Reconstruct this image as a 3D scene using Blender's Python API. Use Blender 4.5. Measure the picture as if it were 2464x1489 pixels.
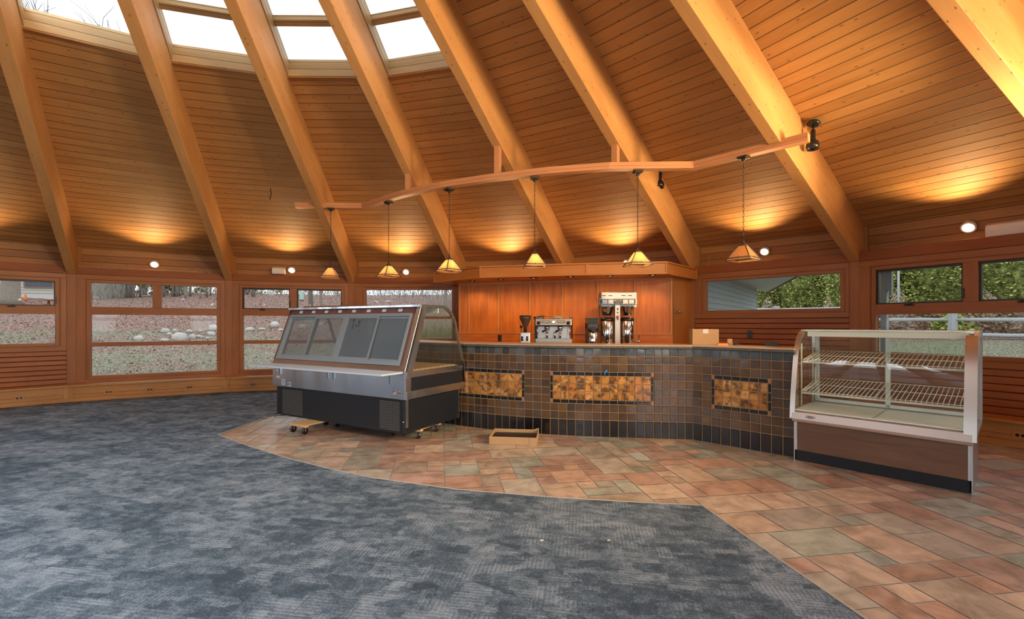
import bpy, math, random
from mathutils import Vector, Matrix
for o in list(bpy.data.objects): bpy.data.objects.remove(o)
S = bpy.context.scene
COL = S.collection
PI = math.pi
rnd = random.Random(7)

# ------------------------------------------------------------ camera, sky, exposure
F_PX = 1096.56
EYE = 1.284
cam = bpy.data.objects.new('camera', bpy.data.cameras.new('camera'))
COL.objects.link(cam)
cam.location = (0, 0, EYE)
cam.rotation_euler = (PI/2, 0, 0)
cam.data.sensor_width = 36
cam.data.lens = F_PX/2464*36
cam.data.shift_y = (780.0-744.5)/2464
cam.data.clip_start = 0.05
cam.data.clip_end = 300
S.camera = cam
S.view_settings.view_transform = 'Standard'
S.view_settings.look = 'None'
S.view_settings.gamma = 1
S.view_settings.use_curve_mapping = False
S.view_settings.exposure = 0.55
W = bpy.data.worlds.new('sky'); S.world = W; W.use_nodes = True
wn = W.node_tree.nodes; wl = W.node_tree.links
bg = wn['Background']
tc = wn.new('ShaderNodeTexCoord'); nz = wn.new('ShaderNodeTexNoise'); nz.inputs['Scale'].default_value = 2.2; nz.inputs['Detail'].default_value = 5
rp = wn.new('ShaderNodeValToRGB')
rp.color_ramp.elements[0].position = .3; rp.color_ramp.elements[0].color = (.72, .82, .95, 1)
rp.color_ramp.elements[1].position = .65; rp.color_ramp.elements[1].color = (1, 1, 1, 1)
wl.new(tc.outputs['Generated'], nz.inputs['Vector']); wl.new(nz.outputs['Fac'], rp.inputs['Fac']); wl.new(rp.outputs['Color'], bg.inputs['Color'])
bg.inputs['Strength'].default_value = 1.15
DAY_FILL = (0.80, 0.90, 1.0)
WARM = (1.0, 0.62, 0.28)
# building geometry (24-sided room), metres
CX, CY, R = -2.1208, 0.9022, 8.6354
AL = 2*PI/24
PH = -0.6645
HB = 0.8512+EYE           # underside of the beams at the wall
SL = 0.3969               # roof slope
BD = 0.5866               # beam depth below the boards
BW = 0.116                # beam width
HC = HB+BD
CHORD = 2*R*math.sin(AL/2)
ROP = 4.66                # radius of the lower edge of the skylights

def area(name, loc, target, sx, sy, watts, color):
    l = bpy.data.lights.new(name, 'AREA'); l.shape = 'RECTANGLE'; l.size = sx; l.size_y = sy
    l.energy = watts; l.color = color
    o = bpy.data.objects.new(name, l); COL.objects.link(o); o.location = loc
    o.rotation_euler = (Vector(target)-Vector(loc)).to_track_quat('-Z', 'Y').to_euler()
    return o
def rad(theta): return Vector((math.sin(theta), math.cos(theta), 0))
def vang(k): return PH+k*AL
def vert(k, r=R, off=0, z=0):
    d = rad(vang(k)); n = Vector((d.y, -d.x, 0))
    return Vector((CX, CY, z))+d*r+n*off
# added cool fill lights above the skylights behind the camera (outside the glass)
for k in (-8, -6, -4, -2):
    d = rad(vang(k+.5))
    p = Vector((CX, CY, 0))+d*3.6
    area('skylight_fill', (p.x, p.y, 5.6), (p.x-d.x*.2-.0, p.y-d.y*.2, 0), 2.4, 1.8, 105, DAY_FILL)
# extra area lights added outside the rear and side windows to lift the interior
for k in (-7, -5, -3, 8, 10, 12, 14):
    d = rad(vang(k+.5))
    p = Vector((CX, CY, 1.35))+d*(R*math.cos(AL/2)+.35)
    wl_ = area('window_fill', p, p-d*3+Vector((0, 0, -1.3)), 1.8, 1.3, 80 if k > 0 else 38, DAY_FILL); wl_.data.spread = 2.1

# ------------------------------------------------------------ materials
def nd(m, t, **kw):
    n = m.node_tree.nodes.new(t)
    for k, v in kw.items():
        if k in n.inputs: n.inputs[k].default_value = v
        else: setattr(n, k, v)
    return n
def new_mat(name):
    m = bpy.data.materials.new(name); m.use_nodes = True
    return m, m.node_tree.nodes['Principled BSDF'], m.node_tree.links
def plain(name, c, rough=.5, metal=0, bump=0, bscale=60, emit=None, es=0, spec=.5, var=0):
    m, b, L = new_mat(name)
    b.inputs['Base Color'].default_value = (*c, 1); b.inputs['Roughness'].default_value = rough
    b.inputs['Metallic'].default_value = metal; b.inputs['Specular IOR Level'].default_value = spec
    if emit: b.inputs['Emission Color'].default_value = (*emit, 1); b.inputs['Emission Strength'].default_value = es
    if bump or var:
        t = nd(m, 'ShaderNodeTexCoord'); n = nd(m, 'ShaderNodeTexNoise', Scale=bscale, Detail=4.0)
        L.new(t.outputs['Object'], n.inputs['Vector'])
        if bump:
            bp = nd(m, 'ShaderNodeBump', Strength=bump, Distance=.01)
            L.new(n.outputs['Fac'], bp.inputs['Height']); L.new(bp.outputs['Normal'], b.inputs['Normal'])
        if var:
            mx = nd(m, 'ShaderNodeMix', data_type='RGBA')
            mx.inputs[6].default_value = (*[x*(1-var) for x in c], 1); mx.inputs[7].default_value = (*[min(1, x*(1+var)) for x in c], 1)
            L.new(n.outputs['Fac'], mx.inputs[0]); L.new(mx.outputs[2], b.inputs['Base Color'])
    return m
def mixc(m, L, fac, a, b, mode='MIX', f=None):
    x = nd(m, 'ShaderNodeMix', data_type='RGBA', blend_type=mode)
    for s, v in ((0, fac), (6, a), (7, b)):
        if isinstance(v, (int, float)): x.inputs[s].default_value = v
        elif isinstance(v, tuple): x.inputs[s].default_value = (*v, 1)
        else: L.new(v, x.inputs[s])
    return x.outputs[2]
def mth(m, L, op, a, b=None, c=None):
    x = nd(m, 'ShaderNodeMath', operation=op)
    for i, v in enumerate((a, b, c)):
        if v is None: continue
        if isinstance(v, (int, float)): x.inputs[i].default_value = v
        else: L.new(v, x.inputs[i])
    return x.outputs[0]
def ramp(m, L, fac, stops, interp='LINEAR'):
    r = nd(m, 'ShaderNodeValToRGB'); e = r.color_ramp.elements; r.color_ramp.interpolation = interp
    while len(e) < len(stops): e.new(.5)
    for i, (p, c) in enumerate(stops):
        e[i].position = p; e[i].color = (*c, 1) if len(c) == 3 else c
    if fac is not None: L.new(fac, r.inputs['Fac'])
    return r.outputs['Color']
def wood(name, c1, c2, rough=.45, plank=0, groove=.06, knots=.5, dark=(.05, .02, .008), grain=26, gstr=.35, bvar=.3, kscale=1.0):
    """u (UV.x, metres) runs with the grain, v across; plank = board width in metres"""
    m, b, L = new_mat(name)
    uv = nd(m, 'ShaderNodeTexCoord').outputs['UV']
    sp = nd(m, 'ShaderNodeSeparateXYZ'); L.new(uv, sp.inputs[0]); u, v = sp.outputs[0], sp.outputs[1]
    bid = None
    if plank:
        vp = mth(m, L, 'DIVIDE', v, plank); fl = mth(m, L, 'FLOOR', vp); fr = mth(m, L, 'FRACT', vp)
        seg = mth(m, L, 'MULTIPLY', fl, 37.3)
        cb = nd(m, 'ShaderNodeCombineXYZ'); L.new(mth(m, L, 'ADD', u, seg), cb.inputs[0]); L.new(v, cb.inputs[1]); L.new(seg, cb.inputs[2])
        vec = cb.outputs[0]
        wn_ = nd(m, 'ShaderNodeTexWhiteNoise', noise_dimensions='1D'); L.new(fl, wn_.inputs['W']); bid = wn_.outputs['Value']
    else: vec = uv
    mp = nd(m, 'ShaderNodeMapping'); mp.inputs['Scale'].default_value = (1.1, grain, 1); L.new(vec, mp.inputs[0])
    n1 = nd(m, 'ShaderNodeTexNoise', Scale=1.6, Detail=6.0, Distortion=.7); L.new(mp.outputs[0], n1.inputs['Vector'])
    mp2 = nd(m, 'ShaderNodeMapping'); mp2.inputs['Scale'].default_value = (.9, 3.5, 1); L.new(vec, mp2.inputs[0])
    n2 = nd(m, 'ShaderNodeTexNoise', Scale=1.3, Detail=3.0); L.new(mp2.outputs[0], n2.inputs['Vector'])
    g = mth(m, L, 'ADD', mth(m, L, 'MULTIPLY', n1.outputs['Fac'], gstr), mth(m, L, 'MULTIPLY', n2.outputs['Fac'], .9-gstr))
    if bid is not None: g = mth(m, L, 'ADD', g, mth(m, L, 'MULTIPLY', mth(m, L, 'SUBTRACT', bid, .5), bvar))
    col = ramp(m, L, g, [(.22, c2), (.62, c1)])
    if knots:
        mk = nd(m, 'ShaderNodeMapping'); mk.inputs['Scale'].default_value = (2.4*kscale, 5.5*kscale, 1); L.new(vec, mk.inputs[0])
        vo = nd(m, 'ShaderNodeTexVoronoi', voronoi_dimensions='2D', Scale=1.0, Randomness=1.0); L.new(mk.outputs[0], vo.inputs['Vector'])
        k = ramp(m, L, vo.outputs['Distance'], [(.0, (1, 1, 1)), (.028, (.7, .7, .7)), (.06, (0, 0, 0))])
        col = mixc(m, L, mth(m, L, 'MULTIPLY', k, knots), col, dark)
    if plank:
        gm = mth(m, L, 'MINIMUM', fr, mth(m, L, 'SUBTRACT', 1.0, fr))
        gd = nd(m, 'ShaderNodeMapRange'); gd.inputs['From Max'].default_value = groove; L.new(gm, gd.inputs['Value'])
        inv = mth(m, L, 'SUBTRACT', 1.0, gd.outputs[0])
        col = mixc(m, L, mth(m, L, 'MULTIPLY', inv, .85), col, tuple(x*.5 for x in dark))
        bp = nd(m, 'ShaderNodeBump', Strength=.6, Distance=.006); L.new(gd.outputs[0], bp.inputs['Height'])
        L.new(bp.outputs['Normal'], b.inputs['Normal'])
    L.new(col, b.inputs['Base Color']); b.inputs['Roughness'].default_value = rough
    b.inputs['Specular IOR Level'].default_value = .35
    return m
def thin_glass(name, tint=(.96, 1, .98), rough=0.0, refl=1.0, body=0.0, bodyc=(.5, .5, .5)):
    m = bpy.data.materials.new(name); m.use_nodes = True; T = m.node_tree; L = T.links
    for n in list(T.nodes): T.nodes.remove(n)
    out = nd(m, 'ShaderNodeOutputMaterial'); tr = nd(m, 'ShaderNodeBsdfTransparent'); gl = nd(m, 'ShaderNodeBsdfGlossy', Roughness=rough)
    tr.inputs[0].default_value = (*tint, 1)
    mx = nd(m, 'ShaderNodeMixShader'); geo = nd(m, 'ShaderNodeNewGeometry')
    # Schlick reflection, the same from either side of the thin sheet
    dt = nd(m, 'ShaderNodeVectorMath', operation='DOT_PRODUCT'); L.new(geo.outputs['Incoming'], dt.inputs[0]); L.new(geo.outputs['Normal'], dt.inputs[1])
    p5 = mth(m, L, 'POWER', mth(m, L, 'SUBTRACT', 1.0, mth(m, L, 'ABSOLUTE', dt.outputs['Value'])), 5.0)
    sel = nd(m, 'ShaderNodeMath', operation='MULTIPLY'); sel.inputs[1].default_value = refl
    L.new(mth(m, L, 'MULTIPLY_ADD', p5, .96, .04), sel.inputs[0])
    L.new(sel.outputs[0], mx.inputs[0]); L.new(tr.outputs[0], mx.inputs[1]); L.new(gl.outputs[0], mx.inputs[2])
    if body:
        df = nd(m, 'ShaderNodeBsdfDiffuse'); df.inputs[0].default_value = (*bodyc, 1)
        m2 = nd(m, 'ShaderNodeMixShader'); m2.inputs[0].default_value = body
        L.new(mx.outputs[0], m2.inputs[1]); L.new(df.outputs[0], m2.inputs[2]); L.new(m2.outputs[0], out.inputs[0])
    else: L.new(mx.outputs[0], out.inputs[0])
    return m

M = {}
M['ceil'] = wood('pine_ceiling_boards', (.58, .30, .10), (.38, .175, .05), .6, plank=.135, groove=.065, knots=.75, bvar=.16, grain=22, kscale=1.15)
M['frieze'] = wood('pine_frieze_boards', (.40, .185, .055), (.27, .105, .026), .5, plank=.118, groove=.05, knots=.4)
M['beam'] = wood('laminated_beam', (.62, .32, .11), (.45, .20, .06), .65, knots=.8, grain=30, kscale=1.35)
M['trim'] = wood('cedar_trim', (.37, .145, .045), (.24, .082, .022), .45, knots=.08, grain=34)
M['ledge'] = wood('rough_red_ledge', (.30, .10, .03), (.19, .055, .015), .6, knots=.35, grain=20)
M['slat'] = wood('cedar_slats', (.38, .125, .034), (.24, .068, .016), .42, knots=.55, grain=24, kscale=.9)
M['bench'] = wood('pine_bench', (.50, .25, .075), (.36, .145, .038), .4, knots=.45, grain=26)
M['curb'] = wood('pale_well_boards', (.56, .38, .18), (.42, .26, .11), .5, plank=.085, groove=.05, knots=.25)
M['rail'] = wood('fir_light_rail', (.62, .28, .12), (.48, .19, .07), .5, knots=.2, grain=34)
M['cherry'] = wood('cherry_veneer', (.56, .165, .022), (.27, .065, .008), .38, knots=0, grain=9, gstr=.5)
M['cherry_trim'] = wood('cherry_solid', (.54, .21, .045), (.40, .135, .026), .4, knots=0, grain=20)
M['walnut'] = wood('walnut_laminate', (.20, .105, .062), (.10, .048, .028), .4, knots=0, grain=9, gstr=.6)
M['dolly'] = wood('dolly_pine', (.70, .48, .25), (.55, .34, .15), .55, knots=.1)
M['steel'] = plain('brushed_steel', (.62, .62, .64), .28, 1, var=.08, bscale=8)
def steel(name, c, r, k):
    m, b, L = new_mat(name); b.inputs['Metallic'].default_value = 1; b.inputs['Base Color'].default_value = (*c, 1); b.inputs['Roughness'].default_value = r
    t = nd(m, 'ShaderNodeTexCoord'); mp = nd(m, 'ShaderNodeMapping'); mp.inputs['Scale'].default_value = (2.2, 2.2, .5); L.new(t.outputs['Object'], mp.inputs[0])
    n = nd(m, 'ShaderNodeTexNoise', Scale=1.0, Detail=2.0); L.new(mp.outputs[0], n.inputs['Vector'])
    bp = nd(m, 'ShaderNodeBump', Strength=k, Distance=.1); L.new(n.outputs['Fac'], bp.inputs['Height']); L.new(bp.outputs['Normal'], b.inputs['Normal'])
    return m
M['steel'] = steel('brushed_steel', (.58, .61, .66), .25, .35)
M['steel_dim'] = plain('dull_machine_steel', (.36, .35, .33), .38, 1)
M['steel_matte'] = plain('steel_matte', (.55, .56, .58), .42, 1)
M['chrome'] = plain('chrome', (.80, .80, .80), .1, 1)
M['alu'] = plain('grey_aluminium', (.27, .34, .39), .45, .4)
M['black_panel'] = plain('black_laminate', (.012, .014, .019), .42, 0, spec=.3)
M['black'] = plain('black_plastic', (.012, .012, .013), .3)
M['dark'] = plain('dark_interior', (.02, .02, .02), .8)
M['bronze'] = plain('bronze_iron', (.055, .045, .038), .45, .8)
M['white_pl'] = plain('white_plastic', (.72, .68, .62), .4)
M['white_board'] = plain('white_cutting_board', (.56, .66, .78), .5)
M['wire'] = plain('cream_wire', (.74, .74, .62), .4)
M['white_metal'] = plain('white_enamel', (.70, .76, .72), .4)
M['glass'] = thin_glass('window_glass', (.98, .995, .99), refl=.07)
M['case_glass'] = thin_glass('case_glass', (.94, .98, .95), refl=.55, body=.03, bodyc=(.6, .62, .6))
M['side_glass'] = thin_glass('smoky_side_glass', (.92, .93, .88), refl=.8, body=.03)
M['door_glass'] = thin_glass('hazy_door_glass', (.60, .64, .66), refl=.7, body=.60, bodyc=(.17, .22, .26))
M['door_glass_clear'] = thin_glass('clear_door_glass', (.78, .79, .79), refl=.7, body=.26, bodyc=(.24, .28, .31))
M['cardboard'] = plain('cardboard', (.42, .26, .13), .8, bump=.1, var=.08, bscale=14)
M['red_stain'] = plain('brown_worn_paint', (.16, .075, .065), .55, .2, var=.5, bscale=9)
M['bulb'] = plain('lit_lamp_face', (1, .9, .7), .3, emit=(1, .80, .50), es=16)
M['down'] = plain('downlight_face', (1, .9, .7), .3, emit=(1, .72, .42), es=2.2)
M['patina'] = plain('patina_iron', (.12, .10, .10), .5, .6)
M['grout_edge'] = plain('worn_slab_edge', (.10, .085, .07), .7, bump=.8, bscale=40, var=.6)
M['wire_ylw'] = plain('yellow_cable', (.5, .36, .08), .5)
M['blue'] = plain('blue_tape', (.02, .28, .75), .5)
M['siding'] = plain('grey_clapboard', (.40, .43, .45), .6)
M['soffit'] = plain('white_soffit', (.55, .54, .50), .6)
M['roof_ext'] = plain('dark_shingle', (.07, .07, .075), .9)
M['rock'] = plain('pale_granite', (.50, .48, .45), .85, bump=.6, bscale=5, var=.25)
M['bark'] = plain('grey_bark', (.16, .14, .125), .9, bump=1, bscale=14, var=.4)
M['bark_pale'] = plain('pale_bark', (.27, .23, .19), .9, bump=1, bscale=10, var=.35)
M['rail_grey'] = plain('weathered_rail', (.42, .44, .46), .8, bump=.4, bscale=20, var=.2)
def leafmat(name, a, b, sc=1.5):
    m, bs, L = new_mat(name); t = nd(m, 'ShaderNodeTexCoord'); n = nd(m, 'ShaderNodeTexNoise', Scale=sc, Detail=3.0)
    L.new(t.outputs['Object'], n.inputs['Vector'])
    at = nd(m, 'ShaderNodeAttribute', attribute_name='tint')
    f = mth(m, L, 'ADD', mth(m, L, 'MULTIPLY', n.outputs['Fac'], .5), mth(m, L, 'MULTIPLY', at.outputs['Fac'], .5))
    L.new(ramp(m, L, f, [(.25, a), (.75, b)]), bs.inputs['Base Color']); bs.inputs['Roughness'].default_value = .7
    bs.inputs['Specular IOR Level'].default_value = .2
    return m
M['hedge'] = leafmat('cedar_foliage', (.22, .28, .06), (.74, .78, .26), .8)
M['brush'] = leafmat('dry_brush', (.13, .07, .045), (.46, .33, .20), 2)
M['twig'] = leafmat('bare_twigs', (.22, .19, .17), (.40, .33, .28), 2)
M['drygrass'] = leafmat('dry_grass', (.18, .18, .08), (.42, .39, .26), 2)
M['leaves'] = leafmat('red_brown_leaves', (.26, .09, .06), (.58, .34, .25), 3)
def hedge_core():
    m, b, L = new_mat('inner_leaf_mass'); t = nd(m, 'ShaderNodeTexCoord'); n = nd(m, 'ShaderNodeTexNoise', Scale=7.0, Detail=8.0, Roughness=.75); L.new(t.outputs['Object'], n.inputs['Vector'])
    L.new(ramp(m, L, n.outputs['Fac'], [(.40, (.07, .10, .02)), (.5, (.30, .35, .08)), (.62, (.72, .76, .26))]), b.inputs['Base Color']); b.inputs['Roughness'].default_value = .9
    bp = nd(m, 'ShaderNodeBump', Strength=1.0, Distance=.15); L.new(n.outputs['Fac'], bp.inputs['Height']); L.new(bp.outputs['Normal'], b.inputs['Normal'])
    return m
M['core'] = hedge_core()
def ground_mat():
    m, b, L = new_mat('leafy_ground'); t = nd(m, 'ShaderNodeTexCoord').outputs['Object']
    n1 = nd(m, 'ShaderNodeTexNoise', Scale=.35, Detail=4.0); n2 = nd(m, 'ShaderNodeTexNoise', Scale=22, Detail=6.0, Roughness=.75)
    n3 = nd(m, 'ShaderNodeTexVoronoi', Scale=14)
    for n in (n1, n2, n3): L.new(t, n.inputs['Vector'])
    at = nd(m, 'ShaderNodeAttribute', attribute_name='leaf')
    grass = ramp(m, L, n2.outputs['Fac'], [(.40, (.05, .06, .028)), (.5, (.17, .165, .105)), (.60, (.44, .40, .32))])
    leaf = ramp(m, L, n2.outputs['Fac'], [(.40, (.05, .022, .016)), (.5, (.20, .11, .085)), (.60, (.52, .39, .33))])
    f = mth(m, L, 'ADD', at.outputs['Fac'], mth(m, L, 'MULTIPLY', mth(m, L, 'SUBTRACT', n1.outputs['Fac'], .5), 2.4))
    L.new(mixc(m, L, ramp(m, L, f, [(.3, (0, 0, 0)), (.7, (1, 1, 1))]), grass, leaf), b.inputs['Base Color'])
    b.inputs['Roughness'].default_value = .95
    return m
M['ground'] = ground_mat()
def carpet_mat():
    m, b, L = new_mat('blue_grey_carpet'); t = nd(m, 'ShaderNodeTexCoord').outputs['Object']
    mp = nd(m, 'ShaderNodeMapping'); mp.inputs['Rotation'].default_value = (0, 0, .155+.0); L.new(t, mp.inputs[0]); P = mp.outputs[0]
    # blotchy rectangular patches at three sizes
    def blocks(sx, sy, off):
        q = nd(m, 'ShaderNodeMapping'); q.inputs['Scale'].default_value = (sx, sy, 1); q.inputs['Location'].default_value = (off, off*1.7, 0); L.new(P, q.inputs[0])
        v = nd(m, 'ShaderNodeTexVoronoi', Scale=1.0, distance='CHEBYCHEV', Randomness=.85); L.new(q.outputs[0], v.inputs['Vector'])
        s = nd(m, 'ShaderNodeSeparateColor'); L.new(v.outputs['Color'], s.inputs[0]); return s
    A = blocks(5.0, 9.0, 3.1); Bk = blocks(12, 22, 9.2); C = blocks(2.0, 2.0, 5.5)
    n = nd(m, 'ShaderNodeTexNoise', Scale=2.2, Detail=5.0, Roughness=.7); L.new(P, n.inputs['Vector'])
    n2 = nd(m, 'ShaderNodeTexNoise', Scale=160, Detail=2.0); L.new(P, n2.inputs['Vector'])
    n3 = nd(m, 'ShaderNodeTexNoise', Scale=16, Detail=4.0, Roughness=.7); L.new(P, n3.inputs['Vector'])
    w1 = nd(m, 'ShaderNodeTexWave', Scale=14.0, Distortion=.4, bands_direction='X'); w2 = nd(m, 'ShaderNodeTexWave', Scale=14.0, Distortion=.4, bands_direction='Y')
    for w in (w1, w2): w.inputs['Detail'].default_value = 2; w.inputs['Detail Scale'].default_value = 3; L.new(P, w.inputs['Vector'])
    s = mth(m, L, 'ADD', mth(m, L, 'MULTIPLY', A.outputs[0], .17), mth(m, L, 'MULTIPLY', Bk.outputs[0], .17))
    s = mth(m, L, 'ADD', s, mth(m, L, 'MULTIPLY', C.outputs[0], .08))
    s = mth(m, L, 'ADD', s, mth(m, L, 'MULTIPLY', n.outputs['Fac'], .58))
    s = mth(m, L, 'ADD', s, mth(m, L, 'MULTIPLY', mth(m, L, 'SUBTRACT', n3.outputs['Fac'], .5), .38))
    wav = mixc(m, L, mth(m, L, 'GREATER_THAN', A.outputs[1], .5), w1.outputs['Color'], w2.outputs['Color'])
    lit = ramp(m, L, s, [(.42, (0, 0, 0)), (.56, (1, 1, 1))])
    rib = mth(m, L, 'MULTIPLY', mth(m, L, 'SUBTRACT', wav, .5), mth(m, L, 'MULTIPLY', lit, .12))
    s = mth(m, L, 'ADD', s, rib)
    s = mth(m, L, 'ADD', s, mth(m, L, 'MULTIPLY', mth(m, L, 'SUBTRACT', n2.outputs['Fac'], .5), .6))
    c = ramp(m, L, s, [(.28, (.052, .074, .10)), (.45, (.095, .132, .174)), (.59, (.178, .228, .278)), (.78, (.29, .345, .41))])
    L.new(c, b.inputs['Base Color']); b.inputs['Roughness'].default_value = .95; b.inputs['Specular IOR Level'].default_value = .1
    bp = nd(m, 'ShaderNodeBump', Strength=.25, Distance=.004); L.new(n2.outputs['Fac'], bp.inputs['Height']); L.new(bp.outputs['Normal'], b.inputs['Normal'])
    return m
M['carpet'] = carpet_mat()
def attr_tile(name, rough, noise_amt, scuff, spec=.5, bumpd=.003, nscale=6.0, blot=0):
    m, b, L = new_mat(name); t = nd(m, 'ShaderNodeTexCoord').outputs['Object']
    at = nd(m, 'ShaderNodeAttribute', attribute_name='Col')
    n = nd(m, 'ShaderNodeTexNoise', Scale=nscale, Detail=6.0, Roughness=.65, Distortion=.6); n2 = nd(m, 'ShaderNodeTexNoise', Scale=2.3, Detail=8.0, Roughness=.75, Distortion=1.2)
    for x in (n, n2): L.new(t, x.inputs['Vector'])
    c = mixc(m, L, noise_amt, at.outputs['Color'], ramp(m, L, n.outputs['Fac'], [(.36, (.34, .31, .28)), (.62, (1.05, 1.05, 1.05))]), 'MULTIPLY')
    if blot:
        al = mth(m, L, 'MULTIPLY', at.outputs['Alpha'], 1.0)
        n3 = nd(m, 'ShaderNodeTexNoise', Scale=16, Detail=3.0, Distortion=.3); L.new(t, n3.inputs['Vector'])
        c = mixc(m, L, mth(m, L, 'MULTIPLY', mth(m, L, 'SUBTRACT', 1.0, al), ramp(m, L, n3.outputs['Fac'], [(.46, (0, 0, 0)), (.62, (.85, .85, .85))])), c, (.05, .025, .01))
    if scuff:
        c = mixc(m, L, mth(m, L, 'MULTIPLY', ramp(m, L, n2.outputs['Fac'], [(.52, (0, 0, 0)), (.72, (1, 1, 1))]), scuff), c, (.62, .57, .52))
    L.new(c, b.inputs['Base Color']); b.inputs['Roughness'].default_value = rough; b.inputs['Specular IOR Level'].default_value = spec
    bp = nd(m, 'ShaderNodeBump', Strength=.5, Distance=bumpd); L.new(n.outputs['Fac'], bp.inputs['Height']); L.new(bp.outputs['Normal'], b.inputs['Normal'])
    return m
M['floor_tile'] = attr_tile('slate_floor_tile', .30, .62, .42, .5)
M['bar_tile'] = attr_tile('glazed_bar_tile', .16, .35, 0, .6, .004, 9.0, blot=1)
M['grout'] = plain('floor_grout', (.50, .46, .40), .9)
M['bar_grout'] = plain('bar_grout', (.30, .20, .11), .9)
def mica():
    m = bpy.data.materials.new('amber_mica'); m.use_nodes = True; L = m.node_tree.links; b = m.node_tree.nodes['Principled BSDF']
    b.inputs['Base Color'].default_value = (.80, .50, .22, 1); b.inputs['Roughness'].default_value = .4
    out = m.node_tree.nodes['Material Output']; tl = nd(m, 'ShaderNodeBsdfTranslucent'); tl.inputs[0].default_value = (1, .55, .20, 1)
    mx = nd(m, 'ShaderNodeMixShader'); mx.inputs[0].default_value = .6
    L.new(b.outputs[0], mx.inputs[1]); L.new(tl.outputs[0], mx.inputs[2]); L.new(mx.outputs[0], out.inputs[0])
    return m
M['mica'] = mica()

# ------------------------------------------------------------ mesh builder
SPLIT = {'corner_strip', 'corner_trim', 'side_trim', 'side_panel', 'button_panel', 'button', 'steam_knob', 'end_plate', 'outlet_pipe', 'steam_wand', 'foot', 'screw', 'shelf_bracket', 'shelf_tab', 'sticker', 'vent_slot',
         'dosing_window', 'switch', 'slat', 'cross_board', 'belt_side_trim', 'side_skin', 'red_stripe', 'dried_glue_marks', 'control_panel', 'slanted_post', 'shelf_standard', 'receptacle', 'batten', 'face_boards', 'pane', 'end_frame', 'rear_post'}
def pieces(v, f, gap=.0015):
    """face lists of the separate pieces: faces joined by shared corners, then pieces whose boxes touch"""
    par = list(range(len(v)))
    def fd(i):
        while par[i] != i: par[i] = par[par[i]]; i = par[i]
        return i
    key = {}
    for i, p in enumerate(v):
        k = tuple(round(c*1e5) for c in p)
        if k in key: par[fd(i)] = fd(key[k])
        else: key[k] = i
    for q in f:
        for a in q[1:]: par[fd(a)] = fd(q[0])
    isl = {}
    for n, q in enumerate(f): isl.setdefault(fd(q[0]), []).append(n)
    L = []
    for fs in isl.values():
        P = [v[i] for n in fs for i in f[n]]
        L.append([fs, [min(p[a] for p in P)-gap for a in range(3)], [max(p[a] for p in P)+gap for a in range(3)]])
    go = True
    while go and len(L) > 1:
        go = False
        for i in range(len(L)):
            for j in range(i+1, len(L)):
                if all(L[i][1][a] <= L[j][2][a] and L[j][1][a] <= L[i][2][a] for a in range(3)):
                    L[i] = [L[i][0]+L[j][0], [min(x, y) for x, y in zip(L[i][1], L[j][1])], [max(x, y) for x, y in zip(L[i][2], L[j][2])]]; L.pop(j); go = True; break
            if go: break
    return [x[0] for x in L]
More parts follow.
